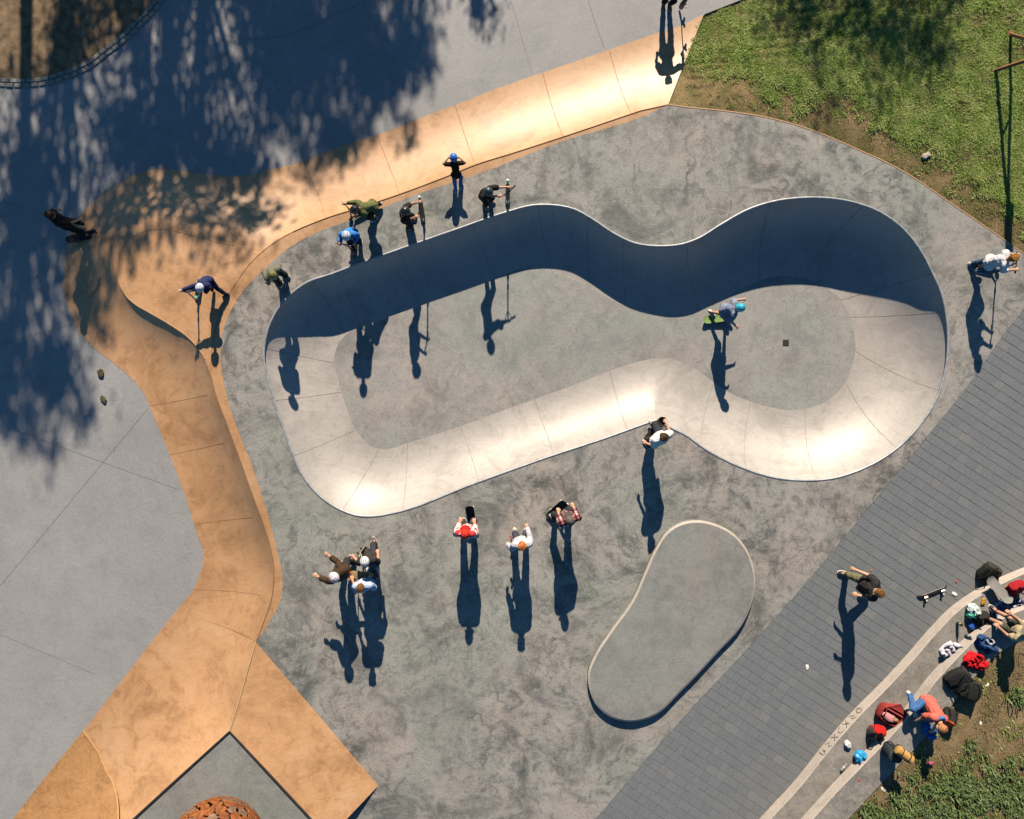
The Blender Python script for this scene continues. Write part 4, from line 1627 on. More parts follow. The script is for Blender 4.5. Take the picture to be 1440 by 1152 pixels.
        hm = mesh('cap', [HM @ v for v in V], F, cloth(topcol), body, True, 60)
        V, F = [], []
        for i in range(9):
            a = R(35 + 110 * i / 8)
            for rr, z in ((.44, .055), (.62 + .16 * math.sin(a), .02)):
                V.append(HM @ Vector((rr * hh * math.cos(a) * .95, rr * hh * math.sin(a) * 1.1, z * hh)))
        for i in range(8):
            F.append((2 * i, 2 * i + 1, 2 * i + 3, 2 * i + 2))
        mesh('visor', V, F, cloth(topcol), hm, True)
        ell_part('cap_button', (.04 * hh, .04 * hh, .03 * hh), HM @ Vector((0, 0, .535 * hh)), cloth(topcol), hm, 1, 1, nu=8, nv=6)
    if top in ('hair', 'cap', 'longhair', 'bun'):
        hc = topcol if top != 'cap' else (.07, .04, .025)
        bm = bmesh.new()
        if top != 'cap':
            ell_bm(bm, headc + HR3 @ Vector((0, -.05 * hh, .11 * hh)), (.41 * hh, .46 * hh, .45 * hh), HR3)
            for k in range(14):
                a = k * 2.4
                ell_bm(bm, headc + HR3 @ Vector((.3 * hh * math.cos(a), -.08 * hh + .3 * hh * math.sin(a), .36 * hh + .05 * hh * math.sin(k * 5))), (.13 * hh, .14 * hh, .13 * hh), HR3, 8, 6)
        ell_bm(bm, headc + HR3 @ Vector((0, -.2 * hh, -.08 * hh)), (.38 * hh, .3 * hh, .32 * hh), HR3)
        if top == 'longhair':
            cone_bm(bm, headc + HR3 @ Vector((0, -.3 * hh, -.1 * hh)), headc + HR3 @ Vector((0, -.42 * hh, -.75 * hh)), .26 * hh, .17 * hh)
        blob('hair', bm, cloth(hc, .55), body, .011, 1)
    info = {'body': body, 'loc': loc, 'head': loc + Rz @ headc, 'ank': {s: loc + Rz @ ank[s] for s in (1, -1)}, 'wri': {s: loc + Rz @ wri[s] for s in (1, -1)}}
    return info


# ------------------------------------------------------------------ scooter
def scooter(label, front_px, yaw, gz=0.0, deck=(.05, .05, .05), bar=(.04, .04, .045), grip=(.03, .03, .03), wheel=(.05, .05, .05), steer=0.0, hb=.78, roll=0.0, length=.62, hw=.23):
    """kick scooter; front_px = where the front wheel stands; local +y forward; returns grip points in world space"""
    fp = P(front_px[0], front_px[1], gz)
    yr = R(yaw)
    f = Vector((-math.sin(yr), math.cos(yr), 0))
    base = Vector((fp.x, fp.y, gz)) - f * length * .5
    root = empty('kick_scooter', base, yr)
    root.rotation_euler = (0, R(roll), yr)
    tag(root, label, 'scooter', 'kick scooters of the children')
    hl = length / 2
    V, F = superell(.056, hl * .78, .016, .35, .4, 20, 6)
    mesh('deck', [v + Vector((0, -.03, .075)) for v in V], F, paint(deck, .5), root, True, 50)
    V, F = superell(.05, hl * .66, .003, .3, .35, 16, 4)
    gt = mesh('grip_tape', [v + Vector((0, -.04, .0925)) for v in V], F, RUBBER, root, True, 50)

    def wheel_at(y, nm):
        bm = bmesh.new()
        n = 18
        prof = [(.018, -.012), (.046, -.012), (.054, -.007), (.056, 0), (.054, .007), (.046, .012), (.018, .012)]
        rings = []
        for k in range(n):
            a = 2 * math.pi * k / n
            rings.append([bm.verts.new((x, y + r_ * math.cos(a), .056 + r_ * math.sin(a))) for r_, x in prof])
        for k in range(n):
            a, b = rings[k], rings[(k + 1) % n]
            for j in range(len(prof) - 1):
                bm.faces.new((a[j], a[j + 1], b[j + 1], b[j]))
            bm.faces.new((a[-1], a[0], b[0], b[-1]))
        o = from_bm(nm, bm, paint(wheel, .5), root, True, 40)
        bm = bmesh.new(); tube_bm(bm, [(-.02, y, .056), (.02, y, .056)], .018, 10)
        from_bm('hub', bm, GREYMET, o, True, 40)
    wheel_at(-hl, 'wheel'); wheel_at(hl, 'wheel')
    # rear fender / brake
    pv = [Vector((0, -hl + .065 * math.cos(R(a)), .06 + .066 * math.sin(R(a)))) for a in (20, 55, 90, 125)]
    bm = bmesh.new()
    for i in range(len(pv)):
        pass
    V = []
    for p in pv: V += [p + Vector((-.025, 0, 0)), p + Vector((.025, 0, 0))]
    mesh('brake', V, [(2 * i, 2 * i + 1, 2 * i + 3, 2 * i + 2) for i in range(3)], GREYMET, root, True)
    # fork, head tube, column
    top = Vector((0, hl - .13, hb))
    neckp = Vector((0, hl - .035, .17))
    bm = bmesh.new()
    for s in (1, -1):
        tube_bm(bm, [(s * .02, hl, .056), (s * .02, hl - .01, .12), (0, hl - .03, .14)], .009, 7)
    from_bm('fork', bm, paint(bar, .4), root, True, 50)
    bm = bmesh.new()
    tube_bm(bm, [(0, hl * .6, .085), (0, hl - .05, .15), neckp], [.024, .022, .022], 9)
    from_bm('neck', bm, paint(deck, .5), root, True, 50)
    tube('column', [neckp - Vector((0, 0, .03)), top], .017, paint(bar, .4), root, 9)
    tube('clamp', [neckp + (top - neckp) * .1, neckp + (top - neckp) * .2], .025, GREYMET, root, 9)
    st = Matrix.Rotation(R(steer), 3, 'Z')
    e = {s: top + st @ Vector((s * hw, -.02, .02)) for s in (1, -1)}
    tube('handlebar', [e[-1], top + st @ Vector((-.08, 0, 0)), top, top + st @ Vector((.08, 0, 0)), e[1]], .012, paint(bar, .4), root, 8)
    bm = bmesh.new()
    low_ = neckp.lerp(top, .72)
    tube_bm(bm, [top + st @ Vector((-hw * .5, -.006, .004)), low_, top + st @ Vector((hw * .5, -.006, .004))], .009, 7)
    from_bm('handlebar_brace', bm, paint(bar, .4), root, True, 50)
    for s in (1, -1):
        tube('grip', [e[s] + st @ Vector((-s * .11, .008, -.008)), e[s] + st @ Vector((s * .012, -.001, .001))], .018, paint(grip, .7), root, 8)
    Mw = Matrix.Translation(base) @ root.rotation_euler.to_matrix().to_4x4()
    return {s: Mw @ (e[s] + st @ Vector((-s * .05, 0, .015))) for s in (1, -1)}, root


# ------------------------------------------------------------------ skateboard
def skateboard(label, loc, rot, deck=(.02, .02, .02), under=(.3, .12, .05), wheel=(.75, .7, .6), L=.79, W=.2, band=None):
    """rot: 3x3 matrix, local +y along the board, +z out of the grip side; loc = middle of the board at wheel-bottom height"""
    root = empty('skateboard', loc)
    root.rotation_euler = rot.to_euler()
    tag(root, label, 'skateboard', 'skateboards of the riders')
    n = 22
    top_, bot_ = [], []
    for i in range(n + 1):
        y = -L / 2 + L * i / n
        a = abs(y) / (L / 2)
        z = .095 + (max(0, a - .62) / .38) ** 1.5 * .055
        wv = W / 2 * (1.0 if a < .68 else math.sqrt(max(.0, 1 - ((a - .68) / .32) ** 2.4)))
        wv = max(wv, .012)
        top_.append([Vector((wv * k, y, z + .008 * k * k)) for k in (-1, -.5, 0, .5, 1)])
    V = []
    for r in top_: V += r
    nb = len(V)
    for r in top_: V += [v + Vector((0, 0, -.012)) for v in r]
    Ft, Fb, Fs = [], [], []
    for i in range(n):
        for j in range(4):
            Ft.append((i * 5 + j, i * 5 + j + 1, (i + 1) * 5 + j + 1, (i + 1) * 5 + j))
            Fb.append((nb + i * 5 + j, nb + (i + 1) * 5 + j, nb + (i + 1) * 5 + j + 1, nb + i * 5 + j + 1))
        for j in (0, 4):
            Fs.append((i * 5 + j, (i + 1) * 5 + j, nb + (i + 1) * 5 + j, nb + i * 5 + j))
    for i in (0, n):
        for j in range(4):
            Fs.append((i * 5 + j, i * 5 + j + 1, nb + i * 5 + j + 1, nb + i * 5 + j))
    o = mesh('deck', V, Fb + Fs, paint(under, .45), root, True, 40)
    V2 = [v + Vector((0, 0, .0015)) for v in V[:nb]]
    g = mesh('grip_tape', V2, Ft, paint(deck, .85), root, True)
    if band:
        b0 = [v + Vector((0, 0, .003)) for r in top_[4:6] for v in r]
        mesh('grip_band', b0, [(j, j + 1, 5 + j + 1, 5 + j) for j in range(4)], paint(band, .7), root)
    for sy in (1, -1):
        bm = bmesh.new()
        tube_bm(bm, [(-.085, sy * .215, .03), (.085, sy * .215, .03)], .011, 8)
        box_bm(bm, (.05, .07, .05), Matrix.Translation((0, sy * .215, .058)), .008)
        from_bm('truck', bm, GREYMET, root, True, 40)
        for sx in (1, -1):
            bm = bmesh.new()
            x = sx * .085
            tube_bm(bm, [(x - .017, sy * .215, .028), (x - .013, sy * .215, .028), (x + .013, sy * .215, .028), (x + .017, sy * .215, .028)], [.021, .027, .027, .021], 12)
            from_bm('wheel', bm, paint(wheel, .4), root, True, 50)
    return root


def rotz(a): return Matrix.Rotation(R(a), 3, 'Z')
def rotx(a): return Matrix.Rotation(R(a), 3, 'X')
def roty(a): return Matrix.Rotation(R(a), 3, 'Y')


# height of the ramp / bowl surfaces, for feet and wheels
SURF = [v for r in qrows for v in r] + [v for v in plat.data.vertices and [Vector(x.co) for x in plat.data.vertices]]


def ramp_z(px, py):
    z = -.2
    for _ in range(10):
        p = P(px, py, z)
        best = min(SURF, key=lambda v: (v.xy - p.xy).length_squared)
        z = best.z
    return z

# ================================================================== PEOPLE AND THEIR BOARDS
def ft(*a):
    """feet: (x, y, z, yaw) right then left"""
    return {1: a[0], -1: a[1]}


# 1 teen on the ramp foot, far left
gz = LOW + .1
zf = ramp_z(112, 337)
skateboard('black skateboard under the dark-clothed rider at the far left', P(119, 334, LOW + .02), rotz(-75), deck=(.015, .015, .016), under=(.02, .02, .02))
person('dark-haired rider all in black leaning on a skateboard in the tree shade, far left', (71, 302), 1.45, -55, LOW + .1, feet=ft((.11, .0, 0, -60), (-.12, .02, 0, -50)), pelvis=(0, -.02, .46), spine=(-.02, .1, 1), twist=-10,
       hands={1: (.16, .27, .55), -1: (-.2, .02, .5)}, shirt=(.022, .016, .014), sleeve=.9, trousers=(.012, .012, .013), shoes=(.02, .02, .02), sole=(.05, .05, .05), topcol=(.018, .013, .010), skin=SKIN2)

# 2 kid with white and blue helmet on the orange plateau
z2 = ramp_z(285, 425)
g2, _ = scooter('small scooter with green deck on the orange ramp plateau', (278, 424), 172, z2, deck=(.10, .48, .30), bar=(.35, .36, .37), grip=(.6, .6, .6), wheel=(.05, .05, .05), hb=.66, length=.5, steer=6, hw=.16)
person('child in navy tracksuit and white-blue helmet pushing a scooter on the orange plateau', (281, 405), 1.12, 178, z2, feet=ft((.03, -.02, .08, 0), (-.27, .14, .02, -60)), pelvis=(.0, -.10, .42), spine=(.0, .62, 1), hd=(0, .55, 1),
       hands_w={1: g2[1], -1: g2[-1]}, shirt=(.022, .028, .10), sleeve=1.95, trousers=(.016, .018, .045), shoes=(.03, .03, .035), sole=(.1, .1, .1), top='helmet', topcol=(.62, .68, .80))

# 3 kid with camo helmet
g3_, _ = scooter('teal scooter held at the left end of the bowl lip', (401, 408), 212, 0, deck=(.06, .42, .33), bar=(.03, .03, .03), grip=(.05, .30, .26), wheel=(.02, .02, .02), hb=.72, length=.56, hw=.17)
person('child with olive camouflage helmet gripping a teal scooter at the left bowl lip', (383, 387), 1.42, 222, 0, feet=ft((.08, .02, 0, -6), (-.06, -.04, 0, 8)), pelvis=(0, -.05, .48), spine=(.02, .45, 1), hd=(0, .45, 1),
       hands_w={1: g3_[1], -1: g3_[-1]}, shirt=(.15, .145, .115), sleeve=1.5, trousers=(.03, .032, .03), shoes=(.05, .05, .05), top='helmet', topcol=(.17, .17, .055))

# 4 kid in blue jacket
g4, _ = scooter('black scooter held by the child in the bright blue jacket', (499, 362), 178, 0, deck=(.03, .03, .035), bar=(.03, .02, .02), grip=(.015, .015, .015), hb=.78)
person('child in bright blue jacket and pale helmet leaning on a scooter', (487, 332), 1.30, 182, 0, feet=ft((.07, 0, 0, -6), (-.07, -.03, 0, 6)), pelvis=(0, -.06, .49), spine=(0, .36, 1), hd=(0, .42, 1),
       hands_w={1: g4[1], -1: g4[-1]}, shirt=(.035, .21, .60), sleeve=1.95, trousers=(.014, .016, .03), shoes=(.03, .03, .04), top='helmet', topcol=(.52, .58, .70))

# 5 kid in olive jacket bending over
g5, _ = scooter('dark scooter under the bent-over child in the olive jacket', (494, 309), 118, 0, deck=(.03, .03, .03), bar=(.05, .05, .05), grip=(.5, .5, .5), hb=.70, length=.58, steer=20)
person('child in olive jacket and black helmet bending over a scooter, one foot thrown back', (499, 295), 1.30, 112, 0, feet=ft((.10, -.30, .05, 0), (-.10, -.12, 0, 12)), pelvis=(0, -.21, .44), spine=(-.1, .85, .8), hd=(-.1, .8, .8),
       hands_w={1: g5[1], -1: g5[-1]}, shirt=(.125, .14, .055), sleeve=1.8, trousers=(.022, .024, .015), shoes=(.55, .55, .55), top='helmet', topcol=(.012, .016, .018))

# 6 kid in black with scooter
g6, _ = scooter('black scooter held out at arm length beside the bowl lip', (597, 316), 190, 0, deck=(.02, .02, .02), bar=(.025, .025, .027), grip=(.02, .02, .02), hb=.85, steer=70)
person('child in black t-shirt and black helmet holding a scooter out by its handlebar', (570, 297), 1.30, -100, 0, feet=ft((.08, 0, 0, -10), (-.08, .02, 0, 8)), pelvis=(0, 0, .5), spine=(0, .1, 1), hd=(0, .25, 1),
       hands_w={1: g6[1], -1: g6[-1]}, shirt=(.022, .017, .014), sleeve=.75, trousers=(.018, .018, .02), shoes=(.03, .03, .03), top='helmet', topcol=(.02, .028, .032))

# 7 small kid stepping down onto the ramp
person('small child with blue helmet, black t-shirt and light blue trousers leaning towards the orange ramp', (638, 222), 1.0, 2, 0, feet=ft((.09, .06, -.02, -5), (-.02, -.04, 0, 0)), pelvis=(.02, .26, .36), spine=(-.06, .62, .62), hd=(-.03, .5, .8),
       hands={1: (.155, .575, .66), -1: (-.165, .575, .66)}, elbow={1: (1, -.6, .1), -1: (-1, -.6, .1)}, shirt=(.022, .02, .012), sleeve=.6, trousers=(.16, .23, .55), shoes=(.6, .6, .65), top='helmet', topcol=(.035, .19, .62), skin=SKIN2, knee={1: (.2, .7, -.3), -1: (-.1, .7, -.3)})

# 8 kid with black/teal helmet and colourful scooter
g8, _ = scooter('scooter with red and teal deck standing on the bowl lip', (714, 292), 180, 0, deck=(.07, .34, .28), bar=(.03, .03, .03), grip=(.015, .015, .015), hb=.80, length=.6, steer=35, wheel=(.32, .08, .05))
person('child in black t-shirt and glossy black helmet steadying a red and teal scooter', (687, 270), 1.24, -130, 0, feet=ft((.07, 0, 0, -6), (-.07, .03, 0, 6)), pelvis=(0, -.05, .49), spine=(0, .28, 1), hd=(0, .35, 1),
       hands_w={1: g8[1], -1: g8[-1]}, shirt=(.018, .015, .012), sleeve=.7, trousers=(.015, .015, .016), shoes=(.03, .03, .03), top='helmet', topcol=(.02, .055, .07))

# 9 person at the top edge, only the legs in view; skateboard held upright
p9 = person('person at the top edge of the picture, mostly cut off, with a long shadow', None, 1.5, 180, LOW, root_px=(937, 6), feet=ft((.05, 0, 0, -8), (-.05, .02, 0, 8)), pelvis=(0, 0, .5), spine=(0, .06, 1),
            hands={-1: (-.28, .06, .52)}, shirt=(.03, .03, .035), sleeve=.6, trousers=(.02, .02, .024), shoes=(.35, .12, .06), topcol=(.05, .03, .02), elbow={1: (.5, -.6, -.6), -1: (-1, -.2, .0)})
b9 = p9['wri'][-1]
skateboard('skateboard carried upright at the top edge, seen by its shadow', Vector((b9.x + .10, b9.y - .02, LOW + .42)), frame((.06, .0, 1), (-1, 0, 0)), under=(.25, .1, .05))

# 10 rider in the deep end
bz = bowl_z(*P(1012, 447, -1.0).xy)
skateboard('lime green skateboard ridden on the floor of the deep end', P(1009, 448, bz + .01), rotz(-82), deck=(.22, .34, .10), under=(.05, .07, .05), wheel=(.6, .6, .6))
person('rider with cyan helmet and grey-blue shirt rolling across the bowl floor', (1041, 433), 1.46, -95, bz + .1, feet=ft((.06, .13, 0, -50), (-.03, -.15, 0, -40)), pelvis=(0, -.03, .45), spine=(-.02, .34, 1), twist=0, hd=(-.05, .42, 1),
       hands={1: (.26, .18, .47), -1: (-.22, .25, .50)}, shirt=(.21, .25, .36), sleeve=.8, trousers=(.32, .28, .36), tleg=.45, shoes=(.55, .55, .55), top='helmet', topcol=(.035, .46, .62))

# 11 rider at the right edge with scooter
g11, _ = scooter('black scooter with wide handlebar at the right end of the deck', (1402, 382), -105, 0, deck=(.03, .03, .03), bar=(.02, .02, .022), grip=(.02, .02, .02), hb=.88, length=.62, steer=10)
person('auburn-haired person in white shirt and jeans standing over a scooter at the right edge', (1426, 363), 1.45, -95, 0, feet=ft((.05, .06, .06, -5), (-.07, -.02, .0, 10)), pelvis=(0, .0, .48), spine=(0, .26, 1), hd=(0, .35, 1),
       hands_w={1: g11[1], -1: g11[-1]}, shirt=(.72, .70, .74), sleeve=1.3, trousers=(.055, .10, .16), shoes=(.5, .5, .5), topcol=(.27, .12, .03))

# 12 person at the bowl corner
skateboard('skateboard with pink underside tipped on the bowl corner', P(921, 603, .0) + Vector((0, 0, .02)), rotz(-35) @ rotx(18), deck=(.05, .045, .03), under=(.55, .25, .24), wheel=(.65, .35, .1))
person('dark-haired person in white t-shirt with one foot on a board at the bowl corner', (933, 614), 1.63, 32, 0, feet=ft((.10, .14, .065, 0), (-.10, -.06, 0, 12)), pelvis=(0, .01, .5), spine=(.05, .12, 1), twist=-10,
       hands={1: (.22, .16, .52), -1: (-.19, .05, .48)}, shirt=(.78, .77, .75), sleeve=.8, trousers=(.03, .035, .04), shoes=(.55, .45, .33), topcol=(.055, .03, .015))

# 13 striped shirt with red cap
person('child in red and white striped shirt and red cap stepping on a board tail', (654, 751), 1.69, -4, 0, feet=ft((.06, .0, .02, -4), (-.07, -.02, 0, 6)), pelvis=(0, 0, .5), spine=(0, .05, 1),
       hands={1: (.10, .13, .53), -1: (-.10, .13, .53)}, shirt_mat=bands('striped_jersey', [(.62, .05, .05), (.72, .69, .66)], 26), sleeve=1.8, trousers=(.03, .035, .05), shoes=(.04, .04, .045), top='cap', topcol=(.55, .03, .02))
skateboard('black skateboard with yellow band popped up in front of the striped shirt', P(662, 722, .19), rotz(7) @ rotx(38), deck=(.018, .02, .016), under=(.05, .04, .03), band=(.32, .22, .03))

# 14 orange-haired child with scooter
skateboard('cream patterned skateboard held upright beside the orange-haired child', P(712, 757, 0) + Vector((.09, 0, .42)), frame((.03, .05, 1), (1, .1, 0)), deck=(.03, .03, .03), under=(.52, .36, .20), wheel=(.45, .10, .06))
h14 = P(712, 757, 0) + Vector((.02, -.02, .72))
person('orange-haired child in pale hoodie, middle of the front group', (734, 767), 1.60, 6, 0, feet=ft((.07, 0, 0, -6), (-.08, .02, 0, 6)), pelvis=(0, 0, .5), spine=(0, .06, 1),
       hands={1: (.10, .22, .54)}, hands_w={-1: h14}, shirt=(.50, .50, .56), sleeve=1.9, trousers=(.05, .055, .07), shoes=(.5, .4, .32), topcol=(.42, .14, .035), hood=(.55, .27, .08))

# 15 plaid shirt with grey cap
skateboard('black skateboard with green band popped up beside the plaid shirt', P(786, 713, .18), rotz(-42) @ rotx(40), deck=(.016, .02, .014), under=(.04, .05, .03), band=(.06, .2, .07))
person('child in red plaid shirt and grey cap with a foot on a board tail', (801, 732), 1.67, 20, 0, feet=ft((.04, 0, 0, -6), (-.19, -.04, .03, 20)), pelvis=(-.02, 0, .5), spine=(.02, .05, 1),
       hands={1: (.11, .13, .53), -1: (-.11, .13, .53)}, shirt_mat=bands('plaid_shirt', [(.42, .16, .17), (.58, .44, .44), (.30, .12, .14)], 22, plaid=True), sleeve=1.7, trousers=(.03, .032, .04), shoes=(.45, .42, .38), top='cap', topcol=(.12, .105, .09))

# 16 kid in brown jacket with arms out
person('child in brown jacket and white helmet throwing both arms out, left of the trio', (470, 812), 1.64, 40, 0, feet=ft((.07, 0, 0, -6), (-.07, .02, 0, 6)), pelvis=(0, 0, .5), spine=(0, .06, 1),
       hands={1: (.05, .33, .66), -1: (-.28, .20, .62)}, shirt=(.055, .033, .018), sleeve=1.7, trousers=(.03, .03, .035), shoes=(.1, .05, .05), top='helmet', topcol=(.66, .58, .64))

# 17 and 18
b17 = P(504, 775, 0)
skateboard('white and gold skateboard held upright at the top of the trio', b17 + Vector((.09, 0, .42)), frame((.02, -.06, 1), (1, .1, 0)), deck=(.04, .035, .03), under=(.55, .42, .22), wheel=(.03, .03, .03))
person('child in dark top and white helmet at the top of the trio, one shoe forward', (513, 790), 1.48, 8, 0, feet=ft((.02, .17, .04, 10), (-.06, .0, 0, 6)), pelvis=(0, .02, .49), spine=(0, .08, 1),
       hands_w={-1: b17 + Vector((.02, 0, .70))}, hands={1: (.14, .10, .50)}, shirt=(.04, .036, .032), sleeve=.8, trousers=(.035, .035, .04), shoes=(.16, .13, .13), sole=(.55, .48, .45), top='helmet', topcol=(.68, .68, .72))
b18 = P(493, 806, 0)
skateboard('dark skateboard standing upright between the two lower children of the trio', b18 + Vector((.09, 0, .42)), frame((.0, .04, 1), (1, .0, 0)), deck=(.03, .03, .03), under=(.30, .20, .10), wheel=(.55, .40, .15))
c18 = P(505, 813, .86)
skateboard('skateboard with orange wheels held flat against the white and blue shirt', c18 + Vector((0, .02, 0)), rotz(84) @ rotx(4) @ roty(172), deck=(.05, .04, .03), under=(.42, .30, .16), wheel=(.72, .20, .03), L=.62, W=.18)
person('brown-haired child in white and blue shirt at the bottom of the trio', (507, 826), 1.54, 4, 0, feet=ft((.07, 0, 0, -6), (-.07, .01, 0, 6)), pelvis=(0, 0, .5), spine=(0, .08, 1),
       hands_w={1: c18 + Vector((.16, -.03, .0)), -1: c18 + Vector((-.16, -.03, .0))}, shirt=(.42, .52, .74), sleeve=1.2, trousers=(.03, .04, .06), shoes=(.5, .5, .5), topcol=(.14, .065, .022))

# 19 person walking over the paving
person('brown-haired person in black t-shirt and khaki trousers walking over the paving', (1235, 834), 1.70, 82, 0, feet=ft((.04, .05, .0, 0), (-.12, -.25, .09, -10)), pelvis=(0, .0, .5), spine=(0, .02, 1), hd=(-.1, .15, 1), face=25,
       hands={1: (.20, .20, .52), -1: (-.14, .14, .56)}, shirt=(.028, .027, .027), sleeve=.55, trousers=(.17, .155, .085), shoes=(.06, .05, .045), sole=(.72, .68, .66), topcol=(.15, .075, .025))

# 20 sitting in coral shirt on the upper step
seat_p = P(1300, 990, 2 * RZ)
person('person in coral shirt and blue jeans bending forward on the upper step', None, 1.5, 158, 2 * RZ, root_px=(1294, 982), feet=ft((.19, .0, 0, 55), (-.02, .18, 0, 0)), pelvis=(-.02, -.03, .17), spine=(-.36, .52, .8), hd=(-.2, .75, .45), face=-10,
       hands={1: (.02, .32, .12), -1: (-.24, .38, .16)}, shirt=(.62, .13, .10), sleeve=.9, trousers=(.05, .13, .31), shoes=(.75, .74, .74), topcol=(.36, .16, .07), knee={1: (.5, 1, .6), -1: (-.2, 1, .8)}, hood=(.07, .19, .40), group=None)
# 21 sitting at the right edge in beige
person('person in beige top sitting at the right edge with bare legs drawn up', None, 1.6, 48, 2 * RZ, root_px=(1420, 884), feet=ft((.07, .27, -.10, 0), (-.07, .25, -.15, 10)), pelvis=(0, .0, .085), spine=(0, .22, 1), hd=(.1, .3, 1),
       hands={1: (.12, .30, .18), -1: (-.14, .28, .16)}, shirt=(.42, .34, .22), sleeve=.5, trousers=(.07, .08, .06), tleg=.4, shoes=(.10, .05, .04), top='cap', topcol=(.20, .22, .16), knee={1: (.1, 1, 1), -1: (-.1, 1, 1)})

# ================================================================== BAGS, CLOTHES, LITTER AND OTHER THINGS
def backpack(label, px, z, yaw, col, col2=None, size=(.30, .17, .44), lean=25, roll=0.0, lying=False, strap=None, cat='backpack'):
    """upright (leaning) or lying backpack: body, front pocket, flap, two shoulder straps, handle"""
    w_, d_, h_ = size
    base = P(px[0], px[1], z)
    root = empty('backpack', base)
    tilt = 88 if lying else lean
    root.rotation_euler = (rotz(yaw) @ rotx(-tilt) @ roty(roll)).to_euler()
    if lying: root.location.z += d_ * .52
    col2 = col2 or tuple(c * .7 for c in col)
    strap = strap or (.018, .018, .02)
    tag(root, label, cat, 'bags left on the steps')
    ell_part('bag_body', (w_ / 2, d_ / 2, h_ / 2), Vector((0, 0, h_ / 2)), cloth(col), root, .45, .5, None, .10, px[0])
    ell_part('front_pocket', (w_ * .38, d_ * .26, h_ * .24), Vector((0, d_ * .46, h_ * .30)), cloth(col2), root, .5, .5, None, .06, px[1])
    ell_part('top_flap', (w_ * .46, d_ * .52, h_ * .10), Vector((0, .015, h_ * .93)), cloth(col2), root, .6, .6, None, .08, px[1] + 1)
    for s in (1, -1):
        tube('strap', [(s * w_ * .22, -d_ * .45, h_ * .92), (s * w_ * .27, -d_ * .85, h_ * .72), (s * w_ * .30, -d_ * .8, h_ * .38), (s * w_ * .36, -d_ * .42, h_ * .10)], .014, cloth(strap), root, 6)
    tube('handle', [(-.04, -d_ * .3, h_ * .97), (-.03, -d_ * .32, h_ * 1.06), (.03, -d_ * .32, h_ * 1.06), (.04, -d_ * .3, h_ * .97)], .009, cloth(strap), root, 6)
    tube('zip', [(-w_ * .33, d_ * .70, h_ * .36), (0, d_ * .73, h_ * .42), (w_ * .33, d_ * .70, h_ * .36)], .006, GREYMET, root, 5)
    return root


def garment(name, label, px, z, yaw, size, col, seed, cat='clothing', mat=None, h=.14, sleeves=True, lining=None):
    """dropped piece of clothing: a folded, crumpled sheet with two sleeves and a collar"""
    base = P(px[0], px[1], z)
    root = empty(name, base, R(yaw))
    tag(root, label, cat, 'clothes left on the steps')
    m = mat or cloth(col)
    nu, nv = 26, 22
    V, F = [], []
    for i in range(nv + 1):
        for j in range(nu + 1):
            u, v_ = j / nu * 2 - 1, i / nv * 2 - 1
            r = math.sqrt(u * u + v_ * v_)
            ang_ = math.atan2(v_, u)
            edge = 1 + .2 * noise.noise(Vector((math.cos(ang_) * 1.6, math.sin(ang_) * 1.6, seed * 3.3)))
            k = max(abs(u), abs(v_)) / max(r, 1e-6) * .5 + .5 if r > 0 else 1
            x, y = u * size[0] / 2 * edge * k ** 0 / (1 + .22 * abs(v_) ** 2 * abs(u)), v_ * size[1] / 2 * edge / (1 + .22 * abs(u) ** 2 * abs(v_))
            q = Vector((x * 7, y * 7, seed))
            fold = abs(noise.noise(q)) * .9 + abs(noise.noise(q * 2.3)) * .5
            rim = max(0.0, 1 - max(abs(u), abs(v_)) ** 3)
            V.append(Vector((x + .03 * noise.noise(q * 1.4), y + .03 * noise.noise(q * 1.4 + Vector((9, 0, 0))), .012 + h * rim * (.35 + fold))))
    n = nu + 1
    for i in range(nv):
        for j in range(nu):
            F.append((i * n + j, i * n + j + 1, (i + 1) * n + j + 1, (i + 1) * n + j))
    # closed underside
    b0 = len(V)
    V += [Vector((v.x, v.y, .002)) for v in V[:b0]]
    for i in range(nv):
        for j in range(nu):
            F.append((b0 + i * n + j, b0 + (i + 1) * n + j, b0 + (i + 1) * n + j + 1, b0 + i * n + j + 1))
    for j in range(nu):
        F.append((j, b0 + j, b0 + j + 1, j + 1)); F.append((nv * n + j, nv * n + j + 1, b0 + nv * n + j + 1, b0 + nv * n + j))
    for i in range(nv):
        F.append((i * n, (i + 1) * n, b0 + (i + 1) * n, b0 + i * n)); F.append((i * n + nu, b0 + i * n + nu, b0 + (i + 1) * n + nu, (i + 1) * n + nu))
    mesh('cloth_body', V, F, m, root, True, 70)
    if sleeves:
        rg = random.Random(seed)
        for s in (1, -1):
            p0 = Vector((s * size[0] * .38, size[1] * .2, .08))
            p1 = p0 + Vector((s * size[0] * rg.uniform(.02, .2), -size[1] * rg.uniform(.1, .3), .03))
            p2 = p1 + Vector((-s * size[0] * rg.uniform(.15, .4), -size[1] * rg.uniform(.1, .25), -.03))
            tube('sleeve', [p0, p0.lerp(p1, .6) + Vector((0, 0, .02)), p1, p2], [.06, .058, .052, .04], m, root, 10)
        tube('collar', [Vector((.09 * math.cos(a), size[1] * .3 + .06 * math.sin(a), .11 + .02 * math.sin(a * 2))) for a in [R(x) for x in range(200, 520, 40)]], .022, cloth(lining or tuple(c * .6 for c in col)), root, 8)
    return root


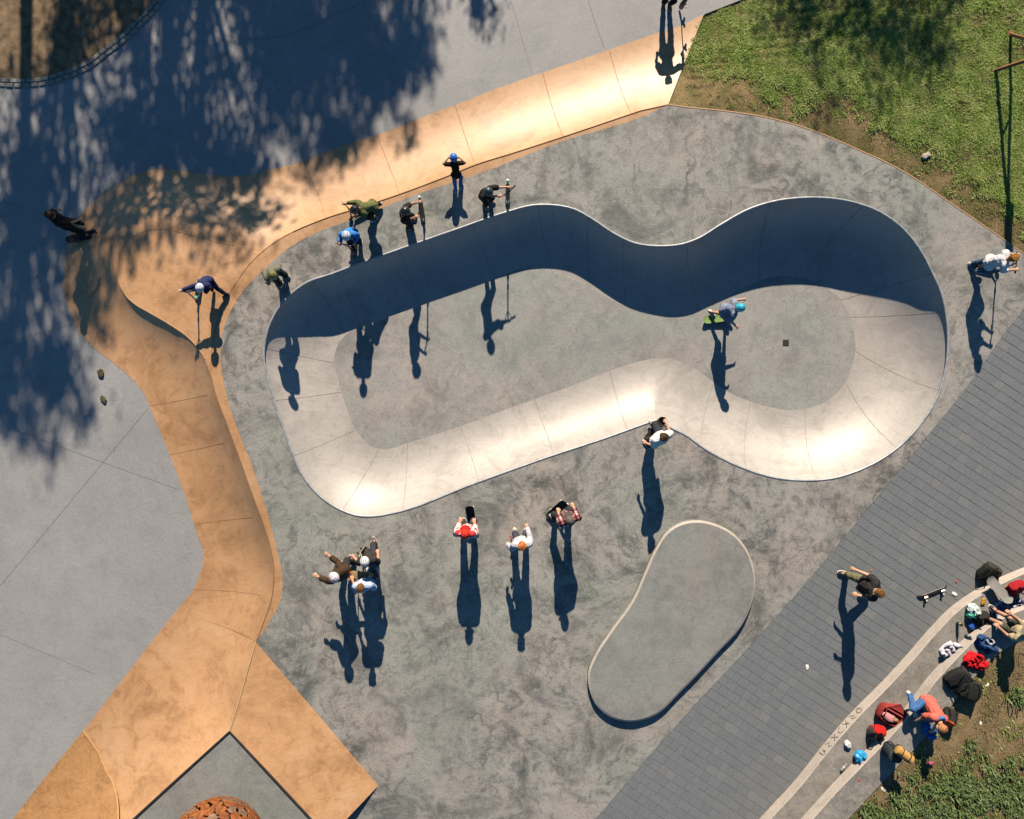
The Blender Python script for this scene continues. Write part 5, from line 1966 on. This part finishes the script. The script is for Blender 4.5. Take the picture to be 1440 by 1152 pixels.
def crumpled(name, label, px, z, size, col, seed, cat, rough=.35, ears=True, group=None):
    """crumpled plastic bag or paper: faceted blob with tied ears"""
    base = P(px[0], px[1], z)
    root = empty(name, base, seed)
    tag(root, label, cat, group)
    V, F = superell(size[0] / 2, size[1] / 2, size[2] / 2, .8, .8, 22, 14)
    V = [Vector((v.x, v.y, max(-size[2] * .42, v.z))) * (1 + .28 * noise.noise(v * 16 + Vector((seed, 0, 0))) + .14 * noise.noise(v * 38 + Vector((0, seed, 0)))) + Vector((0, 0, size[2] * .45)) for v in V]
    mesh('crumpled_body', V, F, paint(col, rough), root)
    if ears:
        for s in (1, -1):
            tube('tied_ear', [(s * .01, 0, size[2] * .8), (s * .05, .02, size[2] * 1.1), (s * .09, .04 * s, size[2] * 1.12)], [.012, .03, .012], paint(col, rough), root, 7)
    return root


def bottle(label, px, z, yaw, col, capcol, L=.24, r=.034, lying=False):
    base = P(px[0], px[1], z)
    root = empty('drink_bottle', base)
    root.rotation_euler = (rotz(yaw) @ (rotx(-90) if lying else rotx(0))).to_euler()
    if lying: root.location.z += r
    tag(root, label, 'bottle', 'bottles left on the steps')
    prof = [(.0, .004), (r * .9, .004), (r, .015), (r, L * .38), (r * .9, L * .42), (r, L * .46), (r, L * .64), (r * .55, L * .82), (r * .4, L * .88), (r * .4, L * .93), (0, L * .93)]
    bm = bmesh.new()
    n = 14
    rings = []
    for rr, z_ in prof:
        rings.append([bm.verts.new((max(rr, 1e-4) * math.cos(2 * math.pi * k / n), max(rr, 1e-4) * math.sin(2 * math.pi * k / n), z_)) for k in range(n)])
    for a, b in zip(rings, rings[1:]):
        for k in range(n):
            bm.faces.new((a[k], a[(k + 1) % n], b[(k + 1) % n], b[k]))
    m, t, b = nodes_of('bottle_plastic')
    b.inputs['Base Color'].default_value = (*col, 1)
    b.inputs['Roughness'].default_value = .12
    b.inputs['Transmission Weight'].default_value = .6
    from_bm('bottle_body', bm, m, root, True, 50)
    tube('bottle_cap', [(0, 0, L * .92), (0, 0, L)], r * .48, paint(capcol, .4), root, 10)
    tube('bottle_label', [(0, 0, L * .44), (0, 0, L * .62)], r * 1.02, paint(tuple(min(1, c * .5 + .3) for c in capcol), .5), root, 14)
    return root


Z1, Z2 = RZ + .002, 2 * RZ + .002
# upper right end of the steps
backpack('black backpack leaning on the lower riser at the right end', (1380, 815), 0.0, -28, (.022, .023, .020), (.035, .036, .03), (.42, .24, .46), 58, strap=(.015, .015, .015))
skateboard('grey board lying nose-down over the lower step beside the black backpack', P(1402, 829, .42), rotz(38) @ rotx(-12), deck=(.24, .235, .22), under=(.05, .05, .05), L=.72, W=.22)
skateboard('dark skateboard lying on its side on the paving before the steps', P(1316, 842, .09) + Vector((0, .05, 0)), frame((.93, .36, 0), (-.25, .66, -.72)), deck=(.03, .026, .022), under=(.05, .045, .04), wheel=(.72, .66, .5))
backpack('bright red backpack on the lower step at the right edge', (1424, 834), Z1, 20, (.42, .012, .02), (.30, .01, .015), (.40, .2, .42), 40, strap=(.05, .03, .03))
garment('plaid_shirt', 'blue and white plaid shirt spread along the lower step', (1413, 855), Z1, 22, (.78, .42), (.4, .45, .6), 4.2, mat=bands('blue_plaid', [(.16, .20, .34), (.62, .60, .64), (.42, .42, .58)], 24, plaid=True), h=.12)
crumpled('shopping_bag', 'white and green plastic shopping bag on the lower step', (1366, 857), Z1, (.36, .26, .20), (.55, .66, .62), 2.2, 'plastic bag', group='carrier bags on the steps')
crumpled('shopping_bag', 'small emerald plastic bag beside the white shopping bag', (1361, 863), Z1, (.17, .14, .20), (.02, .30, .20), 3.9, 'plastic bag', ears=False, group='carrier bags on the steps')
backpack('small round black bag on the lower step beside the shopping bag', (1378, 874), Z1, 10, (.03, .027, .022), None, (.30, .2, .28), 45, strap=(.03, .03, .03), cat='bag')
crumpled('shopping_bag', 'royal blue plastic bag tucked under the round black bag', (1364, 880), Z1, (.18, .13, .10), (.015, .09, .42), 5.1, 'plastic bag', ears=False, group='carrier bags on the steps')
bottle('dark green bottle with amber cap standing on the lower step', (1346, 876), Z1, 0, (.02, .10, .05), (.42, .22, .03), .27, .037)
bottle('slim teal bottle standing by the second riser', (1358, 893), Z1, 0, (.05, .20, .24), (.25, .4, .5), .25, .03)
bottle('clear pale bottle standing on the lower step', (1347, 907), Z1, 0, (.55, .60, .58), (.35, .6, .7), .25, .034)
crumpled('snack_packet', 'amber snack packet lying near the top of the lower step', (1382, 846), Z1, (.17, .10, .05), (.45, .24, .02), 7.7, 'packet', ears=False)
garment('white_top', 'pale lilac top bundled on the lower step', (1333, 914), Z1, 35, (.42, .34), (.56, .53, .62), 9.1, h=.16)
# upper tread
garment('navy_jacket', 'navy jacket with white trim on the upper step', (1384, 905), Z2, -38, (.46, .36), (.022, .055, .15), 11.3, h=.17, lining=(.6, .6, .62))
garment('red_jacket', 'crumpled bright red jacket on the upper step', (1370, 930), Z2, -18, (.50, .38), (.55, .010, .016), 13.7, h=.17)
backpack('large black backpack heaped on the upper step', (1330, 962), Z2, -52, (.020, .020, .021), (.03, .03, .03), (.40, .24, .54), 70, strap=(.012, .012, .012), lying=False)
backpack('wide black bag with shiny buckles lying behind the large black backpack', (1352, 980), Z2 - .03, -20, (.018, .020, .018), (.03, .034, .03), (.50, .26, .46), 75, lying=True)
backpack('black bag with orange pocket beside the coral shirt', (1335, 997), Z2 - .03, 150, (.02, .022, .02), (.60, .10, .02), (.30, .18, .36), 50)
# lower left end
root = empty('tote_bag', P(1247, 1002, Z1), R(-30))
tag(root, 'maroon tote bag lying open on the lower step, pink lining showing', 'bag', 'bags left on the steps')
Vb, Fb = [], []
nr = 20
rings_ = [(.26, .20, .0), (.29, .23, .10), (.28, .22, .20), (.25, .19, .25), (.23, .17, .22), (.20, .15, .08)]
for (a_, b_, z_) in rings_:
    for k in range(nr):
        t = 2 * math.pi * k / nr
        e_ = 1 + .1 * noise.noise(Vector((math.cos(t) * 2, math.sin(t) * 2, z_ * 6)))
        sq = lambda c: math.copysign(abs(c) ** .6, c)
        Vb.append(Vector((a_ * sq(math.cos(t)) * e_, b_ * sq(math.sin(t)) * e_, z_ + (.05 * math.sin(t) if z_ > .05 else 0))))
for i_ in range(len(rings_) - 1):
    for k in range(nr):
        Fb.append((i_ * nr + k, i_ * nr + (k + 1) % nr, (i_ + 1) * nr + (k + 1) % nr, (i_ + 1) * nr + k))
Fb.append(tuple((len(rings_) - 1) * nr + k for k in range(nr)))
mesh('bag_body', Vb, Fb, cloth((.26, .035, .03)), root, True, 60)
flp = [(-.27, .20, .24), (0, .36, .30), (.27, .22, .24), (.27, .10, .27), (-.27, .10, .27)]
mesh('flap', [Vector(v) for v in flp] + [Vector(v) + Vector((0, 0, -.012)) for v in flp], [(0, 4, 3, 2, 1), (5, 6, 7, 8, 9), (0, 1, 6, 5), (1, 2, 7, 6), (2, 3, 8, 7), (3, 4, 9, 8), (4, 0, 5, 9)], cloth((.33, .05, .042)), root)
ell_part('lining', (.16, .10, .05), Vector((-.05, -.04, .20)), cloth((.60, .25, .27)), root, .8, .8, None, .5, 4)
ell_part('pouch', (.07, .05, .05), Vector((.12, -.03, .21)), cloth((.35, .20, .08)), root, .8, .8, None, .3, 6)
tube('handle', [(-.2, .15, .25), (-.24, .0, .36), (-.2, -.12, .26)], .012, cloth((.10, .02, .02)), root, 6)
backpack('red and grey backpack standing on the lower step', (1226, 1032), Z1, -15, (.11, .085, .075), (.42, .012, .012), (.32, .22, .38), 35, strap=(.03, .025, .025))
garment('teal_towel', 'white and teal towel draped along the second riser', (1243, 1034), Z1, 42, (.42, .17), (.52, .62, .60), 17.1, mat=bands('towel_stripes', [(.10, .34, .34), (.70, .72, .70)], 11, axis=(1, 0, 0)), h=.10, sleeves=False, cat='towel')
crumpled('paper_wad', 'crumpled white paper on the lower step beside the blue bag', (1191, 1046), Z1, (.20, .14, .10), (.74, .73, .71), 8.4, 'paper', .8, ears=False)
crumpled('shopping_bag', 'knotted sky blue plastic bag on the lower step', (1207, 1061), Z1, (.28, .26, .24), (.02, .30, .62), 6.6, 'plastic bag', group='carrier bags on the steps')
bottle('small clear bottle lying on the lower step', (1182, 1083), Z1, -40, (.62, .66, .60), (.5, .55, .5), .2, .03, True)
ruck = backpack('charcoal rucksack standing at the edge of the upper step', (1249, 1050), Z2, 160, (.028, .034, .042), (.04, .045, .05), (.34, .24, .42), 8, strap=(.02, .02, .022))
root = empty('rolled_mat', ruck.location + Vector((.09, .06, .535)))
root.rotation_euler = (0, 0, R(-38))
tag(root, 'tan rolled mat strapped on the charcoal rucksack', 'mat')
bm = bmesh.new()
tube_bm(bm, [(-.2, 0, 0), (-.19, 0, 0), (.19, 0, 0), (.2, 0, 0)], [.085, .1, .1, .085], 16)
from_bm('mat_roll', bm, cloth((.48, .27, .08)), root, True, 40)
tube('roll_core', [(.19, 0, 0), (.206, 0, 0)], .055, cloth((.03, .025, .05)), root, 12)
for x_ in (-.1, .1):
    tube('mat_strap', [(x_ - .012, 0, 0), (x_ + .012, 0, 0)], .104, cloth((.03, .03, .03)), root, 16)
garment('blue_sweater', 'bright blue sweater dropped on the dirt beside the coral shirt', (1304, 1027), DZ + .02, -60, (.36, .24), (.03, .15, .48), 21.5, h=.09)
# litter
crumpled('drink_can', 'crushed red and blue can on the dirt', (1308, 1073), DZ + .02, (.13, .07, .07), (.35, .06, .12), 3.3, 'can', .3, ears=False)
for i_, (px_, py_, z_, sz, col_, lab) in enumerate([
        (1135, 938, 0, .11, (.8, .8, .78), 'small white paper scrap alone in the middle of the paving'), (1342, 835, 0, .12, (.8, .79, .77), 'white paper scrap beside the tipped skateboard'),
        (1388, 963, DZ, .09, (.8, .79, .77), 'white paper scrap on the dirt beside the black bags'), (1379, 1017, DZ, .08, (.75, .75, .72), 'white paper scrap in the middle of the dirt'),
        (1242, 1110, DZ, .11, (.75, .72, .66), 'pale pebble-like scrap at the grass edge of the steps'), (1301, 220, -.05, .2, (.40, .36, .30), 'pale stone lying at the edge of the grass bank'),
        (1345, 818, 0, .07, (.5, .1, .06), 'orange wrapper on the paving above the tipped skateboard'), (1225, 802, 0, .06, (.5, .16, .05), 'orange wrapper on the paving above the walking person'),
        (1208, 1097, Z2, .06, (.5, .06, .05), 'red scrap on the upper step')]):
    crumpled('stone' if 'stone' in lab else 'paper_scrap', lab, (px_, py_), z_, (sz * 1.15, sz * .7, sz * (.45 if 'stone' in lab else .16)), col_, 30 + i_, 'litter', .8, ears=False, group='scraps of litter')

crumpled('leaf_shade_clump', 'upper of two dark clumps standing in for leaf shadows on the pale plaza', (142, 525), LOW, (.16, .2, .06), (.06, .055, .025), 41.0, 'shade clump', .9, ears=False, group='shade clumps on the plaza')  # both dark clumps are added in place of small leaf shadows
crumpled('leaf_shade_clump', 'lower of two dark clumps standing in for leaf shadows on the pale plaza', (146, 562), LOW, (.2, .12, .05), (.07, .065, .03), 43.0, 'shade clump', .9, ears=False, group='shade clumps on the plaza')
# ---------------- rusty steel sphere on the platform
SR = 1.02
M['rust_ball'] = plain('rusty_steel_ball', (.235, .075, .02), .8, var=.55, scale=7, bump=.4)
sc_ = P(303, 1195, ZP + SR * .92)
ball = empty('steel_sphere', Vector((sc_.x, sc_.y, ZP)))
tag(ball, 'rusty openwork steel sphere on the platform at the bottom edge', 'sculpture')
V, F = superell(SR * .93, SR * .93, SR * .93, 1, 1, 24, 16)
mesh('inner_shade_shell', [v + Vector((0, 0, SR * .92)) for v in V], F, M['black_void'], ball, True)  # black shell stands in for the shade inside the openwork ball
rg = random.Random(5)
plates = []
for kind in range(4):
    bm = bmesh.new()
    nseg = 9
    ring = []
    for z_, k_ in ((0, 1), (.018, 1), (.026, .9)):
        ring.append([bm.verts.new((k_ * .142 * math.cos(2 * math.pi * k / nseg) * (1 + .22 * math.sin(k * 2.7 + kind * 2)), k_ * .118 * math.sin(2 * math.pi * k / nseg) * (1 + .2 * math.cos(k * 3.1 + kind)), z_)) for k in range(nseg)])
    for a_, b_ in zip(ring, ring[1:]):
        for k in range(nseg):
            bm.faces.new((a_[k], a_[(k + 1) % nseg], b_[(k + 1) % nseg], b_[k]))
    bm.faces.new(ring[-1])
    me = bpy.data.meshes.new('plate'); bm.to_mesh(me); bm.free()
    me.materials.append([M['rust_ball'], M['rust_ball'], M['rust2'], M['rust3']][kind])
    plates.append(me)
NP = 300
fib = []
for i_ in range(NP):
    z_ = 1 - 2 * (i_ + .5) / NP
    a_ = i_ * math.pi * (3 - math.sqrt(5))
    r_ = math.sqrt(1 - z_ * z_)
    fib.append(Vector((r_ * math.cos(a_), r_ * math.sin(a_), z_)))
Vr, Fr = [], []
for i_, nv_ in enumerate(fib):
    nv_ = (nv_ + Vector((rg.gauss(0, .012), rg.gauss(0, .012), rg.gauss(0, .012)))).normalized()
    me = plates[rg.choice((0, 1, 1, 0, 2, 3))]
    Rm = nv_.to_track_quat('Z', 'Y').to_matrix() @ Matrix.Rotation(rg.uniform(0, 6.28), 3, 'Z')
    sc2 = rg.uniform(.8, 1.08)
    pos = nv_ * SR + Vector((0, 0, SR * .92))
    if pos.z < .03: continue
    if i_ < 285:
        o = bpy.data.objects.new('plate', me); COL.objects.link(o); o.parent = ball
        o.location = pos; o.rotation_euler = Rm.to_euler(); o.scale = (sc2, sc2, 1)
    else:
        k0 = len(Vr)
        for v in me.vertices: Vr.append(Rm @ Vector((v.co.x * sc2, v.co.y * sc2, v.co.z)) + pos)
        for p_ in me.polygons: Fr.append(tuple(k0 + q for q in p_.vertices))
lp = mesh('lower_plates', Vr, Fr, M['rust'], ball)
lp['kind'] = 'stuff'

M['rust_dull'] = plain('rusty_steel_dull', (.24, .115, .05), .8, var=.4, scale=9, bump=.3)
# ---------------- rusty two-legged post at the right edge of the grass
pa, pb = P(1397, 100, -.06), P(1420, 48, -.06)
ap = Vector((11.80, 7.75, 1.72))
post = empty('steel_post', (pa + pb) / 2)
tag(post, 'rusty steel post with two splayed legs at the right edge of the grass', 'post')
O_ = post.location
for nm, a_ in (('leg', pa), ('leg', pb)):
    bm = bmesh.new()
    d_ = (ap - a_).normalized()
    Fm = frame(d_, (0, 0, 1))
    L_ = (ap - a_).length
    box_bm(bm, (.07, L_, .07), Matrix.Translation((a_ + ap) / 2 - O_) @ Fm.to_4x4(), .008)
    from_bm(nm, bm, M['rust_dull'], post)
    bm = bmesh.new()
    box_bm(bm, (.12, .12, .02), Matrix.Translation(Vector((a_.x, a_.y, a_.z + .03)) - O_), .006)
    from_bm('foot_plate', bm, M['rust_dull'], post)
bm = bmesh.new()
box_bm(bm, (.19, .10, .62), Matrix.Translation(ap + Vector((.02, .0, .27)) - O_), .01)
from_bm('head_box', bm, M['rust2'], post)
bm = bmesh.new()
mid_ = pa.lerp(ap, .5), pb.lerp(ap, .5)
tube_bm(bm, [mid_[0] - O_, mid_[1] - O_], .022, 8)
from_bm('cross_bar', bm, M['rust_dull'], post, True, 40)

# ---------------- graffiti on the lower riser (painted strokes, a few millimetres proud)
glyphs = [[[(0, .2), (.1, .85), (.35, .9), (.4, .3)], [(.3, .6), (.55, .7)]],
          [[(.5, .9), (.1, .75), (.45, .4), (.05, .15)]],
          [[(.05, .1), (.6, .9)], [(.05, .85), (.55, .15)]],
          [[(.55, .85), (.15, .75), (.1, .3), (.5, .15)]],
          [[(.0, .1), (.55, .85)], [(.05, .9), (.5, .1)], [(.2, .5), (.55, .55)]],
          [[(.55, .9), (.1, .55), (.5, .5), (.1, .1)]],
          [[(.3, .15), (.05, .5), (.3, .9), (.6, .5), (.3, .15), (.55, .3)]]]
r1len = [0.0]
for i_ in range(1, len(r1)):
    r1len.append(r1len[-1] + (r1[i_] - r1[i_ - 1]).length)


def s_at(px, py):
    q = P(px, py, 0)
    i_ = min(range(len(r1)), key=lambda k: (r1[k] - q).length)
    return r1len[i_]


s0, s1 = s_at(1152, 1056), s_at(1207, 993)
GR = plain('graffiti_paint', (.10, .085, .078), .6, var=.2)
for gi, gl_ in enumerate(glyphs):
    sb = s0 + (s1 - s0) * gi / len(glyphs)
    wd = (s1 - s0) / len(glyphs) * 1.15
    for st_ in gl_:
        path, ups = [], []
        ss, _ = spline(st_, False, (), .25)
        for (u_, v_) in ss:
            p_, t_ = along(r1, r1len, sb + u_ * wd)
            nn = Vector((-t_.y, t_.x, 0))
            if nn.x > 0: nn = -nn
            path.append(Vector((p_.x, p_.y, .02 + v_ * (RZ - .05))))
            ups.append(nn)
        strip_on(path, .017, 'graffiti_stroke', GR, steps, ups, .005)

bake_remesh()
bpy.context.view_layer.update()
